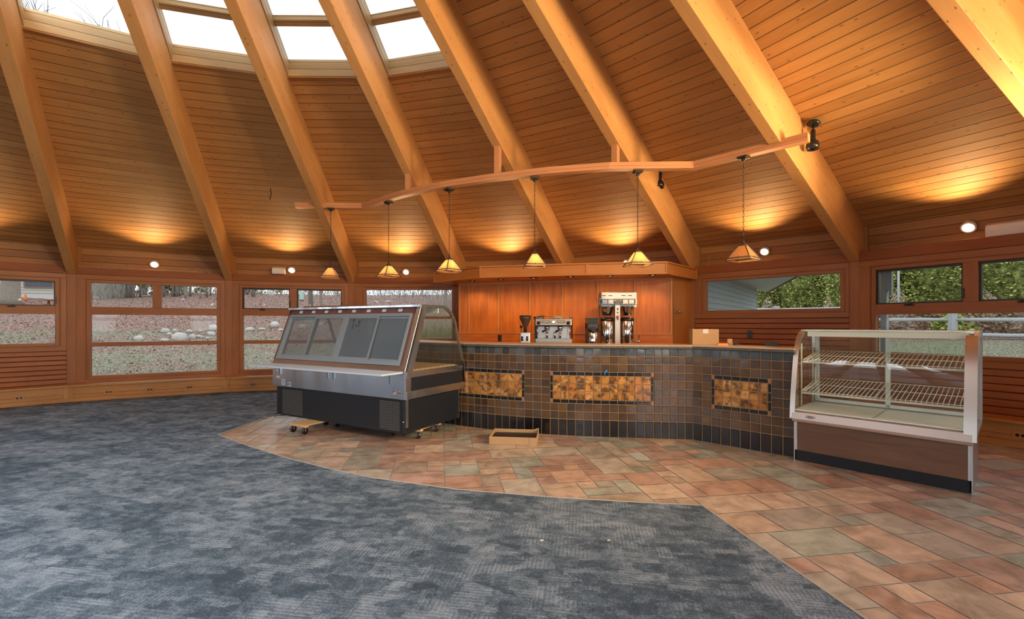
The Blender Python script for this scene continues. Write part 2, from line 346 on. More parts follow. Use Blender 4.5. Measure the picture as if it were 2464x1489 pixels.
class MB:
    def __init__(s): s.v = []; s.f = []; s.uv = []; s.mi = []; s.col = []; s.T = Matrix.Identity(4); s.m = 0; s.c = None; s.sm = []
    def face(s, pts, g=None, off=(0, 0), smooth=False):
        pts = [s.T @ Vector(p) for p in pts]
        n = Vector((0, 0, 0))
        for i in range(len(pts)):
            a, b = pts[i], pts[(i+1) % len(pts)]; n += a.cross(b)
        n = n.normalized() if n.length > 1e-12 else Vector((0, 0, 1))
        if g is None:
            e = [(pts[(i+1) % len(pts)]-pts[i]) for i in range(len(pts))]; gg = max(e, key=lambda x: x.length)
        else: gg = s.T.to_3x3() @ Vector(g)
        gg = gg-n*gg.dot(n)
        if gg.length < 1e-6: gg = Vector((0, 0, 1)) if abs(n.z) < .9 else Vector((1, 0, 0)); gg = gg-n*gg.dot(n)
        gg.normalize(); w = n.cross(gg)
        i0 = len(s.v); s.v += [tuple(p) for p in pts]; s.f.append(tuple(range(i0, i0+len(pts))))
        s.uv.append([(p.dot(gg)+off[0], p.dot(w)+off[1]) for p in pts]); s.mi.append(s.m); s.col.append(s.c); s.sm.append(smooth)
    def box(s, x0, x1, y0, y1, z0, z1, g=None, off=None):
        if off is None: off = (rnd.random()*9, rnd.random()*9)
        d = (x1-x0, y1-y0, z1-z0)
        if g is None: g = [(1, 0, 0), (0, 1, 0), (0, 0, 1)][max(range(3), key=lambda i: d[i])]
        P = [(x, y, z) for z in (z0, z1) for y in (y0, y1) for x in (x0, x1)]
        for q in ((0, 2, 3, 1), (4, 5, 7, 6), (0, 1, 5, 4), (2, 6, 7, 3), (0, 4, 6, 2), (1, 3, 7, 5)):
            s.face([P[i] for i in q], g, off)
    def prism(s, poly, h0, h1, ax=2, g=None, off=None):
        """poly in the two other axes (in order), extruded along ax"""
        if off is None: off = (rnd.random()*9, rnd.random()*9)
        def mk(p, h):
            q = list(p); q.insert(ax, h); return tuple(q)
        A = [mk(p, h0) for p in poly]; B = [mk(p, h1) for p in poly]; n = len(poly)
        ar = sum(poly[i][0]*poly[(i+1) % n][1]-poly[(i+1) % n][0]*poly[i][1] for i in range(n))
        if ax == 1: ar = -ar
        if ar < 0: A.reverse(); B.reverse()
        if h1 < h0: A, B = B, A
        s.face(A[::-1], g, off); s.face(B, g, off)
        for i in range(n): j = (i+1) % n; s.face([A[i], A[j], B[j], B[i]], g, off)
    def quadstrip(s, A, B, th, g=None):
        pass
    def tube(s, path, r, n=8, caps=True, closed=False):
        path = [Vector(p) for p in path]; rings = []; up = Vector((0, 0, 1)); N = len(path)
        rr = r if isinstance(r, (list, tuple)) else [r]*N
        prev = None
        for i, p in enumerate(path):
            if closed: t = path[(i+1) % N]-path[i-1]
            else: t = path[min(i+1, N-1)]-path[max(i-1, 0)]
            t.normalize()
            if prev is None:
                a = up.cross(t)
                if a.length < .05: a = Vector((1, 0, 0)).cross(t)
            else: a = prev-t*prev.dot(t)
            a.normalize(); prev = a; b = t.cross(a)
            rings.append([p+(a*math.cos(2*PI*k/n)+b*math.sin(2*PI*k/n))*rr[i] for k in range(n)])
        for i in range(N if closed else N-1):
            A, B = rings[i], rings[(i+1) % N]
            for k in range(n): s.face([A[k], A[(k+1) % n], B[(k+1) % n], B[k]], smooth=True)
        if caps and not closed: s.face(rings[0][::-1]); s.face(rings[-1])
    def lathe(s, prof, o=(0, 0, 0), ax=(0, 0, 1), n=20, a0=0, a1=2*PI, smooth=True):
        """prof: list of (radius, height)"""
        o = Vector(o); ax = Vector(ax).normalized(); a = ax.orthogonal().normalized(); b = ax.cross(a)
        full = abs(a1-a0-2*PI) < 1e-6
        def pt(r, h, t): return o+ax*h+(a*math.cos(t)+b*math.sin(t))*r
        ts = [a0+(a1-a0)*k/n for k in range(n+1)]
        for i in range(len(prof)-1):
            (r0, h0), (r1, h1) = prof[i], prof[i+1]
            for k in range(n):
                t0, t1 = ts[k], ts[k+1]
                q = [pt(r0, h0, t0), pt(r0, h0, t1), pt(r1, h1, t1), pt(r1, h1, t0)]
                if r0 < 1e-6: q = q[1:]
                elif r1 < 1e-6: q = q[:3]
                s.face(q, smooth=smooth)
        if full:
            for (r, h), fl in ((prof[0], 1), (prof[-1], 0)):
                if r > 1e-6:
                    c = [pt(r, h, ts[k]) for k in range(n)]
                    s.face(c[::-1] if fl else c)
    def sphere(s, c, r, n=10, sq=(1, 1, 1), jit=0, rn=None):
        c = Vector(c); g = {}
        def P(i, k):
            k %= n*2
            key = (i, 0 if i in (0, n) else k)
            if key not in g:
                th = PI*i/n; ph = PI*k/n
                d = Vector((math.sin(th)*math.cos(ph)*sq[0], math.sin(th)*math.sin(ph)*sq[1], math.cos(th)*sq[2]))
                g[key] = c+d*r*(1+(rn.uniform(-jit, jit) if jit else 0))
            return g[key]
        for i in range(n):
            for k in range(2*n):
                q = [P(i, k), P(i+1, k), P(i+1, k+1), P(i, k+1)]
                if i == 0: q = [q[0], q[1], q[2]]
                elif i == n-1: q = [q[0], q[1], q[3]]
                s.face(q, smooth=not jit)
    def build(s, name, mats, parent=None, bevel=0, weld=True, colattr=None):
        if name in SPLIT and parent is not None and len(s.f) < 3000:
            ps = pieces(s.v, s.f)
            if len(ps) > 1:
                first = None
                for fs in ps:
                    m = MB()
                    for n in fs:
                        i0 = len(m.v); m.v += [s.v[i] for i in s.f[n]]; m.f.append(tuple(range(i0, i0+len(s.f[n])))); m.uv.append(s.uv[n]); m.mi.append(s.mi[n]); m.col.append(s.col[n]); m.sm.append(s.sm[n])
                    o = m._build(name, mats, parent, bevel, weld, colattr); first = first or o
                return first
        return s._build(name, mats, parent, bevel, weld, colattr)
    def _build(s, name, mats, parent=None, bevel=0, weld=True, colattr=None):
        if not isinstance(mats, (list, tuple)): mats = [mats]
        me = bpy.data.meshes.new(name); me.from_pydata(s.v, [], s.f)
        ul = me.uv_layers.new(name='UVMap'); flat = []
        for q in s.uv:
            for a in q: flat += a
        ul.data.foreach_set('uv', flat)
        for mm in mats: me.materials.append(M[mm] if isinstance(mm, str) else mm)
        me.polygons.foreach_set('material_index', s.mi); me.polygons.foreach_set('use_smooth', s.sm)
        if colattr:
            ca = me.color_attributes.new('Col', 'FLOAT_COLOR', 'CORNER'); arr = []
            for f, c in zip(s.f, s.col): arr += list(c or (1, 1, 1, 1))*len(f)
            ca.data.foreach_set('color', arr)
        if weld:
            import bmesh
            bm = bmesh.new(); bm.from_mesh(me); bmesh.ops.remove_doubles(bm, verts=bm.verts, dist=1e-5); bm.to_mesh(me); bm.free()
        me.update()
        o = bpy.data.objects.new(name, me); COL.objects.link(o)
        if parent is not None: o.parent = parent
        if bevel:
            md = o.modifiers.new('bevel', 'BEVEL'); md.width = bevel; md.segments = 2; md.limit_method = 'ANGLE'; md.angle_limit = .7
        return o
def tag(o, label=None, cat=None, group=None, kind=None):
    if label: o['label'] = label
    if cat: o['category'] = cat
    if group: o['group'] = group
    if kind: o['kind'] = kind
    return o
def empty(name, loc=(0, 0, 0), rz=0, label=None, cat=None, group=None, kind=None, mat=None):
    o = bpy.data.objects.new(name, None); COL.objects.link(o); o.empty_display_size = .1
    if mat is not None: o.matrix_world = mat
    else: o.location = loc; o.rotation_euler = (0, 0, rz)
    return tag(o, label, cat, group, kind)
def kids(o): return [c for c in bpy.data.objects if c.parent == o]
def copy_tree(o, parent=None):
    c = o.copy(); COL.objects.link(c)
    if parent is not None: c.parent = parent
    for ch in kids(o): copy_tree(ch, c)
    return c
def text(name, body, size, mat, M4, parent=None, ext=.0005, sx=1):
    cu = bpy.data.curves.new(name, 'FONT'); cu.body = body; cu.size = size; cu.extrude = ext; cu.align_x = 'CENTER'; cu.align_y = 'CENTER'
    tmp = bpy.data.objects.new(name+'_tmp', cu); COL.objects.link(tmp)
    dg = bpy.context.evaluated_depsgraph_get(); me = bpy.data.meshes.new_from_object(tmp.evaluated_get(dg))
    bpy.data.objects.remove(tmp)
    me.transform(M4 @ Matrix.Diagonal((sx, 1, 1, 1))); me.materials.clear(); me.materials.append(M[mat])
    o = bpy.data.objects.new(name, me); COL.objects.link(o)
    if parent is not None: o.parent = parent
    return o

# local frame of a wall bay: x along the wall, y outward, z up
def bay_m(k):
    a, b = vert(k), vert(k+1); e = (b-a).normalized(); n = Vector((-e.y, e.x, 0))
    m = Matrix((( e.x, n.x, 0, a.x), (e.y, n.y, 0, a.y), (0, 0, 1, 0), (0, 0, 0, 1)))
    return m
# height of the boards at local depth y in a bay
APO = R*math.cos(AL/2)
def ceil_z(y): return HC-SL*y/math.cos(AL/2)

# ------------------------------------------------------------ floor
TD = 0.155
def tile_floor():
    mb = MB(); c, s_ = math.cos(TD), math.sin(TD)
    # base grout slab
    mb.T = Matrix.Identity(4); mb.m = 0; mb.c = (1, 1, 1, 1)
    ring = [tuple(vert(k, R+.3))[:2] for k in range(24)][::-1]
    mb.face([(p[0], p[1], -.004) for p in ring])
    mb.m = 1
    U = .15; x0, y0, nx, ny = -6, -9, 108, 125
    occ = set(); rn = random.Random(3)
    pal = [(.49, .32, .235), (.44, .28, .21), (.44, .36, .28), (.36, .38, .32), (.36, .39, .35), (.53, .40, .30), (.45, .35, .27), (.43, .29, .235), (.40, .36, .30)]
    ctr = Vector((CX, CY))
    for j in range(ny):
        for i in range(nx):
            if (i, j) in occ: continue
            opts = [(2, 2), (3, 2), (2, 3), (2, 2), (1, 1), (2, 1), (1, 2), (1, 1), (3, 2)]; rn.shuffle(opts)
            for w, h in opts+[(1, 1)]:
                if all((i+a, j+b) not in occ for a in range(w) for b in range(h)): break
            for a in range(w):
                for b in range(h): occ.add((i+a, j+b))
            g = .0042
            q = [((i)*U+g, (j)*U+g), ((i+w)*U-g, (j)*U+g), ((i+w)*U-g, (j+h)*U-g), (i*U+g, (j+h)*U-g)]
            P = [(x0+px*c-py*s_, y0+px*s_+py*c) for px, py in q]
            if max((Vector(p)-ctr).length for p in P) > R-.3: continue
            xm = sum(p[0] for p in P)/4; ym = sum(p[1] for p in P)/4
            if xm < -4.4 or (ym < 2.4 and xm < .9) or ym < -6: continue
            k = rn.uniform(1.0, 1.4); cc = rn.choice(pal); mb.c = tuple(x*k for x in cc)+(1,)
            mb.face([(p[0], p[1], 0) for p in P], off=(rn.random()*5, 0))
    o = mb.build('floor', ['grout', 'floor_tile'], colattr=1, weld=False); tag(o, kind='structure')
tile_floor()
edge = [(-3.39, 5.26), (-2.74, 4.76), (-2.09, 4.31), (-1.6, 4.02), (-1.14, 3.78), (-.42, 3.52), (.21, 3.38), (.8, 3.28), (1.34, 3.21), (1.41, 2.73), (1.53, 1.99), (1.9, -.35), (2.6, -4.8)]
def carpet():
    inner = [tuple(vert(k, R-.28))[:2] for k in range(2, -11, -1)]
    poly = [(-3.31, 7.6), (-3.37, 6.4)]+edge+[tuple(vert(-10, R-.28))[:2]]+inner[::-1][1:]
    mb = MB(); mb.face([(x, y, .009) for x, y in poly])
    n = len(poly)
    for i in range(n):
        a, b = poly[i], poly[(i+1) % n]; mb.face([(a[0], a[1], 0), (b[0], b[1], 0), (b[0], b[1], .009), (a[0], a[1], .009)])
    o = mb.build('carpet', 'carpet'); tag(o, 'blue-grey patterned carpet tiles covering the open floor', 'carpet')
    me = o.data
    # pale cut edge of the carpet against the tiles
    mb = MB()
    path = [(-3.31, 7.6), (-3.37, 6.4)]+edge
    mb.tube([(x, y, .006) for x, y in path], .007, 6)
    o2 = mb.build('edge_strip', plain('carpet_edge', (.46, .42, .36), .8), o); o2['label'] = 'pale cut edge strip'
carpet()

# ------------------------------------------------------------ walls, windows
sides = {-3: 'rear_left', -2: 'outer_left', -1: 'far_left', 0: 'left', 1: 'mid_left', 2: 'center_left', 3: 'center', 4: 'center_right', 5: 'right', 6: 'far_right', 7: 'outer_right', 8: 'rear_right'}
GX0, GX1 = .235, 2.065   # glazed width of a bay
MX0, MX1 = 1.085, 1.215
def window_bay(k, n, rects, kind):
    """rects: list of (x0,x1,z0,z1,sash) glass areas. Returns the window root"""
    Mx = bay_m(k)
    r = empty('window_%d' % n, kind='structure', mat=Mx)
    xa = min(q[0] for q in rects); xb = max(q[1] for q in rects); za = min(q[2] for q in rects); zb = max(q[3] for q in rects)
    fr = MB()
    # outer frame lining
    t = .05
    fr.box(xa-t, xa, .015, .12, za-t, zb+t); fr.box(xb, xb+t, .015, .12, za-t, zb+t)
    fr.box(xa, xb, .015, .12, zb, zb+t); fr.box(xa, xb, .015, .12, za-t, za)
    # inner stop
    fr.box(xa-t-.012, xa-t, .0, .06, za-t, zb+t+.012); fr.box(xb+t, xb+t+.012, .0, .06, za-t, zb+t+.012); fr.box(xa-t, xb+t, .0, .06, zb+t, zb+t+.012)
    fr.box(xa-t, xb+t, .0, .06, za-t-.012, za-t)
    fr.build('window_frame', 'trim', r, bevel=.004)
    mu = MB(); zs = sorted(set((q[2], q[3]) for q in rects), reverse=True)
    for a, b in zip(zs, zs[1:]): mu.box(xa, xb, .01, .11, b[1], a[0])
    for z0, z1 in zs:
        row = sorted(q for q in rects if (q[2], q[3]) == (z0, z1))
        for a, b in zip(row, row[1:]): mu.box(a[1], b[0], .012, .108, z0, z1)
    if mu.f: mu.build('mullion', 'trim', r, bevel=.004)
    for q in rects:
        g = MB(); g.box(q[0], q[1], .075, .079, q[2], q[3]); g.build('pane', 'glass', r)
        if q[4]:
            s = MB(); w = .02
            s.box(q[0], q[0]+w, .05, .095, q[2], q[3]); s.box(q[1]-w, q[1], .05, .095, q[2], q[3]); s.box(q[0]+w, q[1]-w, .05, .095, q[2], q[2]+w); s.box(q[0]+w, q[1]-w, .05, .095, q[3]-w*1.4, q[3])
            so = s.build('sash', 'bronze', r)
            h = MB(); xm = q[0]+(q[1]-q[0])*.42
            h.box(xm-.05, xm+.05, .0, .02, q[2]-.03, q[2]-.004); h.tube([(xm-.03, -.012, q[2]-.012), (xm+.035, -.012, q[2]-.006)], .007, 6); h.tube([(xm-.03, .01, q[2]-.012), (xm-.03, -.012, q[2]-.012)], .007, 6)
            h.build('handle', 'bronze', so)
            h = MB(); h.box(q[1]+.004, q[1]+.016, -.004, .012, q[2]+.04, q[2]+.16); h.build('latch', 'bronze', so)
    return r
def slats(mb, x0, x1, z0, z1, y=.03, p=.083):
    n = max(1, round((z1-z0)/p)); p = (z1-z0)/n
    for i in range(n):
        a = z0+i*p; b = a+p-.003
        off = (rnd.random()*20, rnd.random()*20)
        prof = [(y+.02, a), (y+.001, a+.003), (y-.006, a+.010), (y-.006, b-.010), (y+.001, b-.002), (y+.02, b)]
        mb.prism(prof, x0, x1, ax=0, g=(1, 0, 0), off=off)
def wall_bay(k, win, zlo, bench=True, low='panel'):
    """win: (x0,x1,z0,z1) rough opening"""
    Mx = bay_m(k); nm = 'wall_'+sides.get(k, 'rear')
    r = empty(nm, kind='structure', mat=Mx)
    L_ = CHORD; hw = .058
    x0, x1, z0, z1 = win
    b = MB()   # smooth casing boards around the window
    b.box(hw, L_-hw, 0, .06, z1, HB-.001); b.box(hw, x0, 0.004, .06, z0, z1); b.box(x1, L_-hw, 0.004, .06, z0, z1)
    b.box(hw, L_-hw, .004, .06, z0-.07, z0)
    b.build('casing', 'trim', r, bevel=.003)
    s = MB()
    if z0-.07 > .5: slats(s, hw, L_-hw, .285 if bench else .0, z0-.07); s.m = 1; s.box(-.02, L_+.02, .05, .07, 0, z0-.07); s.build('slat_panel', ['slat', 'dark'], r)
    # structural backing (outside face)
    c = MB(); c.box(-.03, L_+.03, .06, .20, z1, HB+.05); c.box(-.03, x0, .06, .20, 0, z1); c.box(x1, L_+.03, .06, .20, 0, z1); c.box(x0, x1, .06, .20, 0, z0-.0)
    c.build('sheathing', 'siding', r)
    l = MB(); l.box(hw-.01, L_-hw+.01, -.012, .30, HB, HB+.128); l.build('ledge', 'ledge', r, bevel=.006)
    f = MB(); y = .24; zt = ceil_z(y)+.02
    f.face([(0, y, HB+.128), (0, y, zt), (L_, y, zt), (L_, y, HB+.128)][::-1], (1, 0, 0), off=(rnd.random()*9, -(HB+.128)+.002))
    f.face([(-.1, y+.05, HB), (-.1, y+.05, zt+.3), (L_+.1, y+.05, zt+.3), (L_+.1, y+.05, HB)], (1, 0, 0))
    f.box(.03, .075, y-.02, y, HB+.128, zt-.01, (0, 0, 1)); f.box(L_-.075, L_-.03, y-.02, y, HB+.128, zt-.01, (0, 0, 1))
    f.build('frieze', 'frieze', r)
    if bench:
        b = empty('baseboard_'+sides.get(k, 'rear'), kind='structure', mat=Mx)
        D = .30; ex = D*math.tan(AL/2)
        t = MB(); t.prism([(-0, .02), (L_, .02), (L_-ex*1.08, -D*1.08), (ex*1.08, -D*1.08)], .255, .287, g=(1, 0, 0)); t.build('ledge_top', 'bench', b, bevel=.004)
        t = MB(); yy = -D+.03; e2 = -yy*math.tan(AL/2)
        t.box(e2, L_-e2, yy, yy+.02, .13, .255, (1, 0, 0)); t.box(e2, L_-e2, yy, yy+.02, .012+.06, .127, (1, 0, 0)); t.box(e2, L_-e2, yy-.008, yy+.02, -.0, .07, (1, 0, 0))
        t.box(e2-.0, e2+.06, yy-.012, yy, .07, .255, (0, 0, 1)); t.box(L_-e2-.06, L_-e2, yy-.012, yy, .07, .255, (0, 0, 1))
        t.build('face_boards', 'bench', b, bevel=.002)
    return r
ZT = EYE+.716; UB = EYE+.30; MT = EYE+.169; MBt = EYE-.314; LT = EYE-.385; LB = EYE-.889
def three_row(sash): return [(GX0+.02 if 0 else GX0, MX0, UB, ZT, sash), (MX1, GX1, UB, ZT, sash), (GX0, GX1, MBt, MT, 0), (GX0, GX1, LB, LT, 0)]
def two_row(zb, lt, ub, sash): return [(GX0, MX0, ub, ZT, sash), (MX1, GX1, ub, ZT, sash), (GX0, GX1, zb, lt, 0)]
spec = {-3: (two_row(MBt, MT, UB, 1),), -2: (three_row(0),), -1: (two_row(MBt, MT, UB, 1),), 0: (three_row(0),), 1: (three_row(1),),
        2: ([(GX0+.05, GX1+.02, EYE+.165, ZT, 0), (GX0+.05, GX1-.18, EYE-.29, EYE+.112, 0)],),
        5: ([(GX0, GX1+.03, EYE+.228, ZT, 0)],), 6: (two_row(EYE-.362, EYE+.129, EYE+.26, 1),), 7: (two_row(EYE-.362, EYE+.129, EYE+.26, 1),)}
nwin = 0
for k in range(-9, 15):
    kk = k if k <= 14 else k-24
    if k in (3, 4):
        # behind the bar: plain boarded wall
        Mx = bay_m(k); r = empty('wall_'+sides[k], kind='structure', mat=Mx)
        s = MB(); slats(s, .058, CHORD-.058, .0, HB, .04, .1); s.m = 1; s.box(-.03, CHORD+.03, .06, .2, 0, HB+.05); s.build('slat_panel', ['slat', 'siding'], r)
        l = MB(); l.box(.05, CHORD-.05, -.012, .30, HB, HB+.128); l.build('ledge', 'ledge', r, bevel=.006)
        f = MB(); y = .24; zt = ceil_z(y)+.02
        f.face([(0, y, HB+.128), (0, y, zt), (CHORD, y, zt), (CHORD, y, HB+.128)][::-1], (1, 0, 0), off=(0, -(HB+.128)))
        f.face([(-.1, y+.05, HB), (-.1, y+.05, zt+.3), (CHORD+.1, y+.05, zt+.3), (CHORD+.1, y+.05, HB)], (1, 0, 0)); f.build('frieze', 'frieze', r)
        continue
    rects = spec[k][0] if k in spec else two_row(MBt, MT, UB, 0)
    xa = min(q[0] for q in rects); xb = max(q[1] for q in rects); za = min(q[2] for q in rects); zb = max(q[3] for q in rects)
    wall_bay(k, (xa-.062, xb+.062, za-.062, zb+.062), .3, bench=(k != 5))
    if k in spec or k in (-7, -5, 8, 10, 12, 14):
        nwin += 1; window_bay(k, nwin, rects, '')
    else:
        c = MB(); c.box(xa-.07, xb+.07, .02, .05, za-.07, zb+.07); nwin += 1
        w = empty('window_%d' % nwin, kind='structure', mat=bay_m(k)); c.build('shutter', 'trim', w)
# posts at the corners
for k in range(-9, 15):
    d = rad(vang(k)); n = Vector((d.y, -d.x, 0)); p = vert(k)
    T = Matrix(((n.x, d.x, 0, p.x), (n.y, d.y, 0, p.y), (0, 0, 1, 0), (0, 0, 0, 1)))
    mb = MB(); mb.box(-BW/2, BW/2, 0, .16, 0, HB)
    o = mb.build('trim_%d' % (k+10), 'trim', bevel=.004); o.matrix_world = T; o['kind'] = 'structure'

# ------------------------------------------------------------ ceiling boards
WELL = .19
def rz(r): return HC+SL*(R-r)
def seg(mb, k, r0, r1, off, e=0.0):
    a, b, c, d = vert(k, r0), vert(k+1, r0), vert(k+1, r1), vert(k, r1)
    for p, r in ((a, r0), (b, r0), (c, r1), (d, r1)): p.z = rz(r)+e
    ch = (b-a).normalized(); up = ((d+c)/2-(a+b)/2).normalized(); o = (a+b)/2
    i0 = len(mb.v); P = [a, d, c, b]
    mb.v += [tuple(p) for p in P]; mb.f.append((i0, i0+1, i0+2, i0+3))
    mb.uv.append([((p-o).dot(ch)+off, (p-o).dot(up)) for p in P]); mb.mi.append(mb.m); mb.col.append(None); mb.sm.append(False)
for k in range(-9, 15):
    mb = MB(); sky = -9 <= k <= 3
    rin = ROP if sky else .05
    seg(mb, k, R+.33, rin, k*3.7)
    if sky: seg(mb, k, 1.2, .05, k*3.7)
    # roof above so that no light leaks in
    mb.m = 1; seg(mb, k, R+1.0, (ROP+.02) if sky else .0, 0, .16)
    if sky: seg(mb, k, 1.18, .0, 0, .16)
    o = mb.build('ceiling' , ['ceil', 'roof_ext']); o['kind'] = 'structure'
    o.name = 'ceiling' if k == -9 else 'ceiling.%03d' % (k+9)
    if sky:
        # boarded well of the skylight, cross bars and glass
        nwin += 1
        w = empty('window_%d' % nwin, loc=(CX, CY, 0), kind='structure')
        mb = MB(); am = vang(k+.5); d = rad(am); ch = Vector((d.y, -d.x, 0))
        def P(r, s, z):   # r equivalent circumradius, s -1..1 across
            hw = r*math.sin(AL/2)-BW/2-.0
            return d*(r*math.cos(AL/2))+ch*(hw*s)+Vector((0, 0, z))
        zg = lambda r: rz(r)+WELL
        # molding + lower curb (faces the centre)
        a, b = P(ROP, -1, rz(ROP)-.012), P(ROP, 1, rz(ROP)-.012); c_, d_ = P(ROP, 1, zg(ROP)), P(ROP, -1, zg(ROP))
        mb.face([a, b, c_, d_], tuple(ch), off=(0, -a.z))
        c2, d2 = P(ROP+.25, 1, zg(ROP)), P(ROP+.25, -1, zg(ROP)); mb.face([d_, c_, c2, d2], tuple(ch))
        # upper end
        a, b, c_, d_ = P(1.2, -1, rz(1.2)), P(1.2, 1, rz(1.2)), P(1.2, 1, zg(1.2)), P(1.2, -1, zg(1.2)); mb.face([d_, c_, b, a], tuple(ch))
        # side jambs, 7 cm in from the beam
        for sg in (-1, 1):
            def J(r, z, i=.012):
                q = P(r, sg, z); return q-ch*sg*i
            A, B, C, D = J(ROP, rz(ROP)), J(1.2, rz(1.2)), J(1.2, zg(1.2)), J(ROP, zg(ROP))
            F = [A, B, C, D]; mb.face(F if sg > 0 else F[::-1], tuple(B-A))
            a2, b2 = P(ROP, sg, rz(ROP)), P(1.2, sg, rz(1.2)); mb.face([A, a2, b2, B] if sg > 0 else [B, b2, a2, A])
        mb.build('well_boards', 'curb', w)
        mb = MB()
        e = .055
        for r_ in (4.19, 3.2, 2.2):
            for (rr0, rr1) in ((r_-.035, r_+.035),):
                q = [P(rr0, -1, zg(rr0)-e), P(rr0, 1, zg(rr0)-e), P(rr1, 1, zg(rr1)-e), P(rr1, -1, zg(rr1)-e)]
                t = [v+Vector((0, 0, e)) for v in q]
                mb.face(q[::-1]); mb.face(t); mb.face([q[0], q[1], t[1], t[0]]); mb.face([q[2], q[3], t[3], t[2]])
        mb.build('mullion', 'curb', w)
        mb = MB(); mb.face([P(ROP+.1, -1, zg(ROP+.1)+.004), P(ROP+.1, 1, zg(ROP+.1)+.004), P(1.1, 1, zg(1.1)+.004), P(1.1, -1, zg(1.1)+.004)])
        mb.build('pane', 'glass', w)
        # molding below the curb
        mb = MB(); q = P(ROP, 0, rz(ROP)-.02); hw = ROP*math.sin(AL/2)-BW/2
        T = Matrix(((ch.x, d.x, 0, q.x), (ch.y, d.y, 0, q.y), (0, 0, 1, q.z), (0, 0, 0, 1))); mb.T = T
        mb.box(-hw, hw, -.0, .09, -.012, .012)
        mb.build('molding', 'frieze', w)
# beams
bl = {0: 'leftmost sloping wooden roof beam, landing left of the large three-row window',
      1: 'sloping wooden roof beam landing between the two three-row windows',
      2: 'sloping wooden roof beam over the left end of the hanging light rail',
      3: 'sloping wooden roof beam carrying the first hanger of the light rail',
      4: 'sloping wooden roof beam at the right edge of the skylights',
      5: 'sloping wooden roof beam landing at the right end of the bar canopy',
      6: 'sloping wooden roof beam landing on the post right of the single high window',
      7: 'wide close roof beam crossing the top right corner of the room'}
def beam(k):
    a = vang(k); d = rad(a); n = Vector((d.y, -d.x, 0)); o = Vector((CX, CY, 0))
    mb = MB(); mb.T = Matrix(((n.x, -d.x, 0, 0), (n.y, -d.y, 0, 0), (0, 0, 1, 0), (0, 0, 0, 1)))
    # profile in (y inward, z) from the wall
    r1 = .75
    top = .14
    prof = [(-R-.34, HB), (-R, HB), (-r1, HB+(R-r1)*SL), (-r1, HC+(R-r1)*SL+top), (-R-.34, HC-.34*SL+top)]
    mb.prism(prof, -BW/2, BW/2, ax=0, g=(0, math.cos(math.atan(SL)), math.sin(math.atan(SL))))
    return mb
for k in range(-9, 15):
    mb = beam(k)
    if k in bl:
        ob = mb.build('roof_beam', 'beam', bevel=.006); ob.location = (CX, CY, 0); tag(ob, bl[k], 'beam', 'roof beams')
    else:
        ob = mb.build('ceiling_beam', 'beam'); ob.location = (CX, CY, 0); ob['kind'] = 'structure'
mb = MB(); mb.lathe([(.85, HB+(R-.9)*SL), (.85, HC+(R-.0)*SL)], n=24, smooth=False)
o = mb.build('ceiling_hub', 'beam'); o.location = (CX, CY, 0); o['kind'] = 'structure'

# ------------------------------------------------------------ bowed light rail with pendants
RZ = EYE+1.885
rail_px = [(-3.36, 7.05), (-2.34, 7.09), (-1.95, 6.75), (-1.57, 6.42), (-.95, 6.02), (-.28, 5.71), (.42, 5.46), (1.13, 5.30), (2.10, 5.27), (2.90, 4.47)]
def rail():
    r = empty('light_rail', (-1, 6, RZ), label='long bowed wooden rail hanging below the beams and carrying six lamps', cat='light rail')
    def strip(name, z0, z1, w, mat):
        mb = MB(); n = len(rail_px); L_ = []; R_ = []
        for i, p in enumerate(rail_px):
            a = Vector(rail_px[max(i-1, 0)]); b = Vector(rail_px[min(i+1, n-1)]); p = Vector(p)
            t1 = (p-a).normalized() if i > 0 else (b-p).normalized(); t2 = (b-p).normalized() if i < n-1 else t1
            t = (t1+t2).normalized(); nn = Vector((-t.y, t.x)); k = 1/max(.5, t.dot(t1))
            L_.append(p+nn*w*k); R_.append(p)
        for i in range(n-1):
            a, b, c, d = R_[i], R_[i+1], L_[i+1], L_[i]
            g = (b.x-a.x, b.y-a.y, 0); off = (rnd.random()*9, rnd.random()*9)
            f = lambda p, z: (p.x+1, p.y-6, z-RZ)
            mb.face([f(a, z0), f(b, z0), f(b, z1), f(a, z1)], g, off); mb.face([f(c, z0), f(d, z0), f(d, z1), f(c, z1)], g, off)
            mb.face([f(a, z1), f(b, z1), f(c, z1), f(d, z1)], g, off); mb.face([f(a, z0), f(d, z0), f(c, z0), f(b, z0)], g, off)
            if i == 0: mb.face([f(a, z0), f(a, z1), f(d, z1), f(d, z0)], g, off)
            if i == n-2: mb.face([f(b, z0), f(c, z0), f(c, z1), f(b, z1)], g, off)
        return mb.build(name, mat, r)
    strip('rail_board', RZ-.042, RZ, .10, 'rail'); strip('rail_board', RZ-.078, RZ-.044, .097, 'rail')
    for k in (3, 4, 5, 2, 6):
        d = rad(vang(k)); n = Vector((d.y, -d.x, 0))
        # radius where the rail crosses this beam
        best = None
        for i in range(len(rail_px)-1):
            for t in range(21):
                p = Vector(rail_px[i]).lerp(Vector(rail_px[i+1]), t/20); q = Vector((p.x-CX, p.y-CY, 0)); s = abs(q.dot(n))
                if q.dot(d) > 0 and (best is None or s < best[0]): best = (s, q.dot(d))
        rr = best[1]+.05; zt = HB+(R-rr)*SL
        if zt-RZ < .03: zt = RZ+.04
        p = Vector((CX, CY, 0))+d*rr
        mb = MB(); mb.T = Matrix(((n.x, d.x, 0, p.x+1), (n.y, d.y, 0, p.y-6), (0, 0, 1, -RZ), (0, 0, 0, 1)))
        w = .036; mb.prism([(-w, RZ-.001), (w, RZ-.001), (w, zt-w*SL+.03), (-w, zt+w*SL+.03)], -w, w, ax=0, g=(0, 0, 1))
        mb.build('hanger', 'rail', r, bevel=.003)
rail()
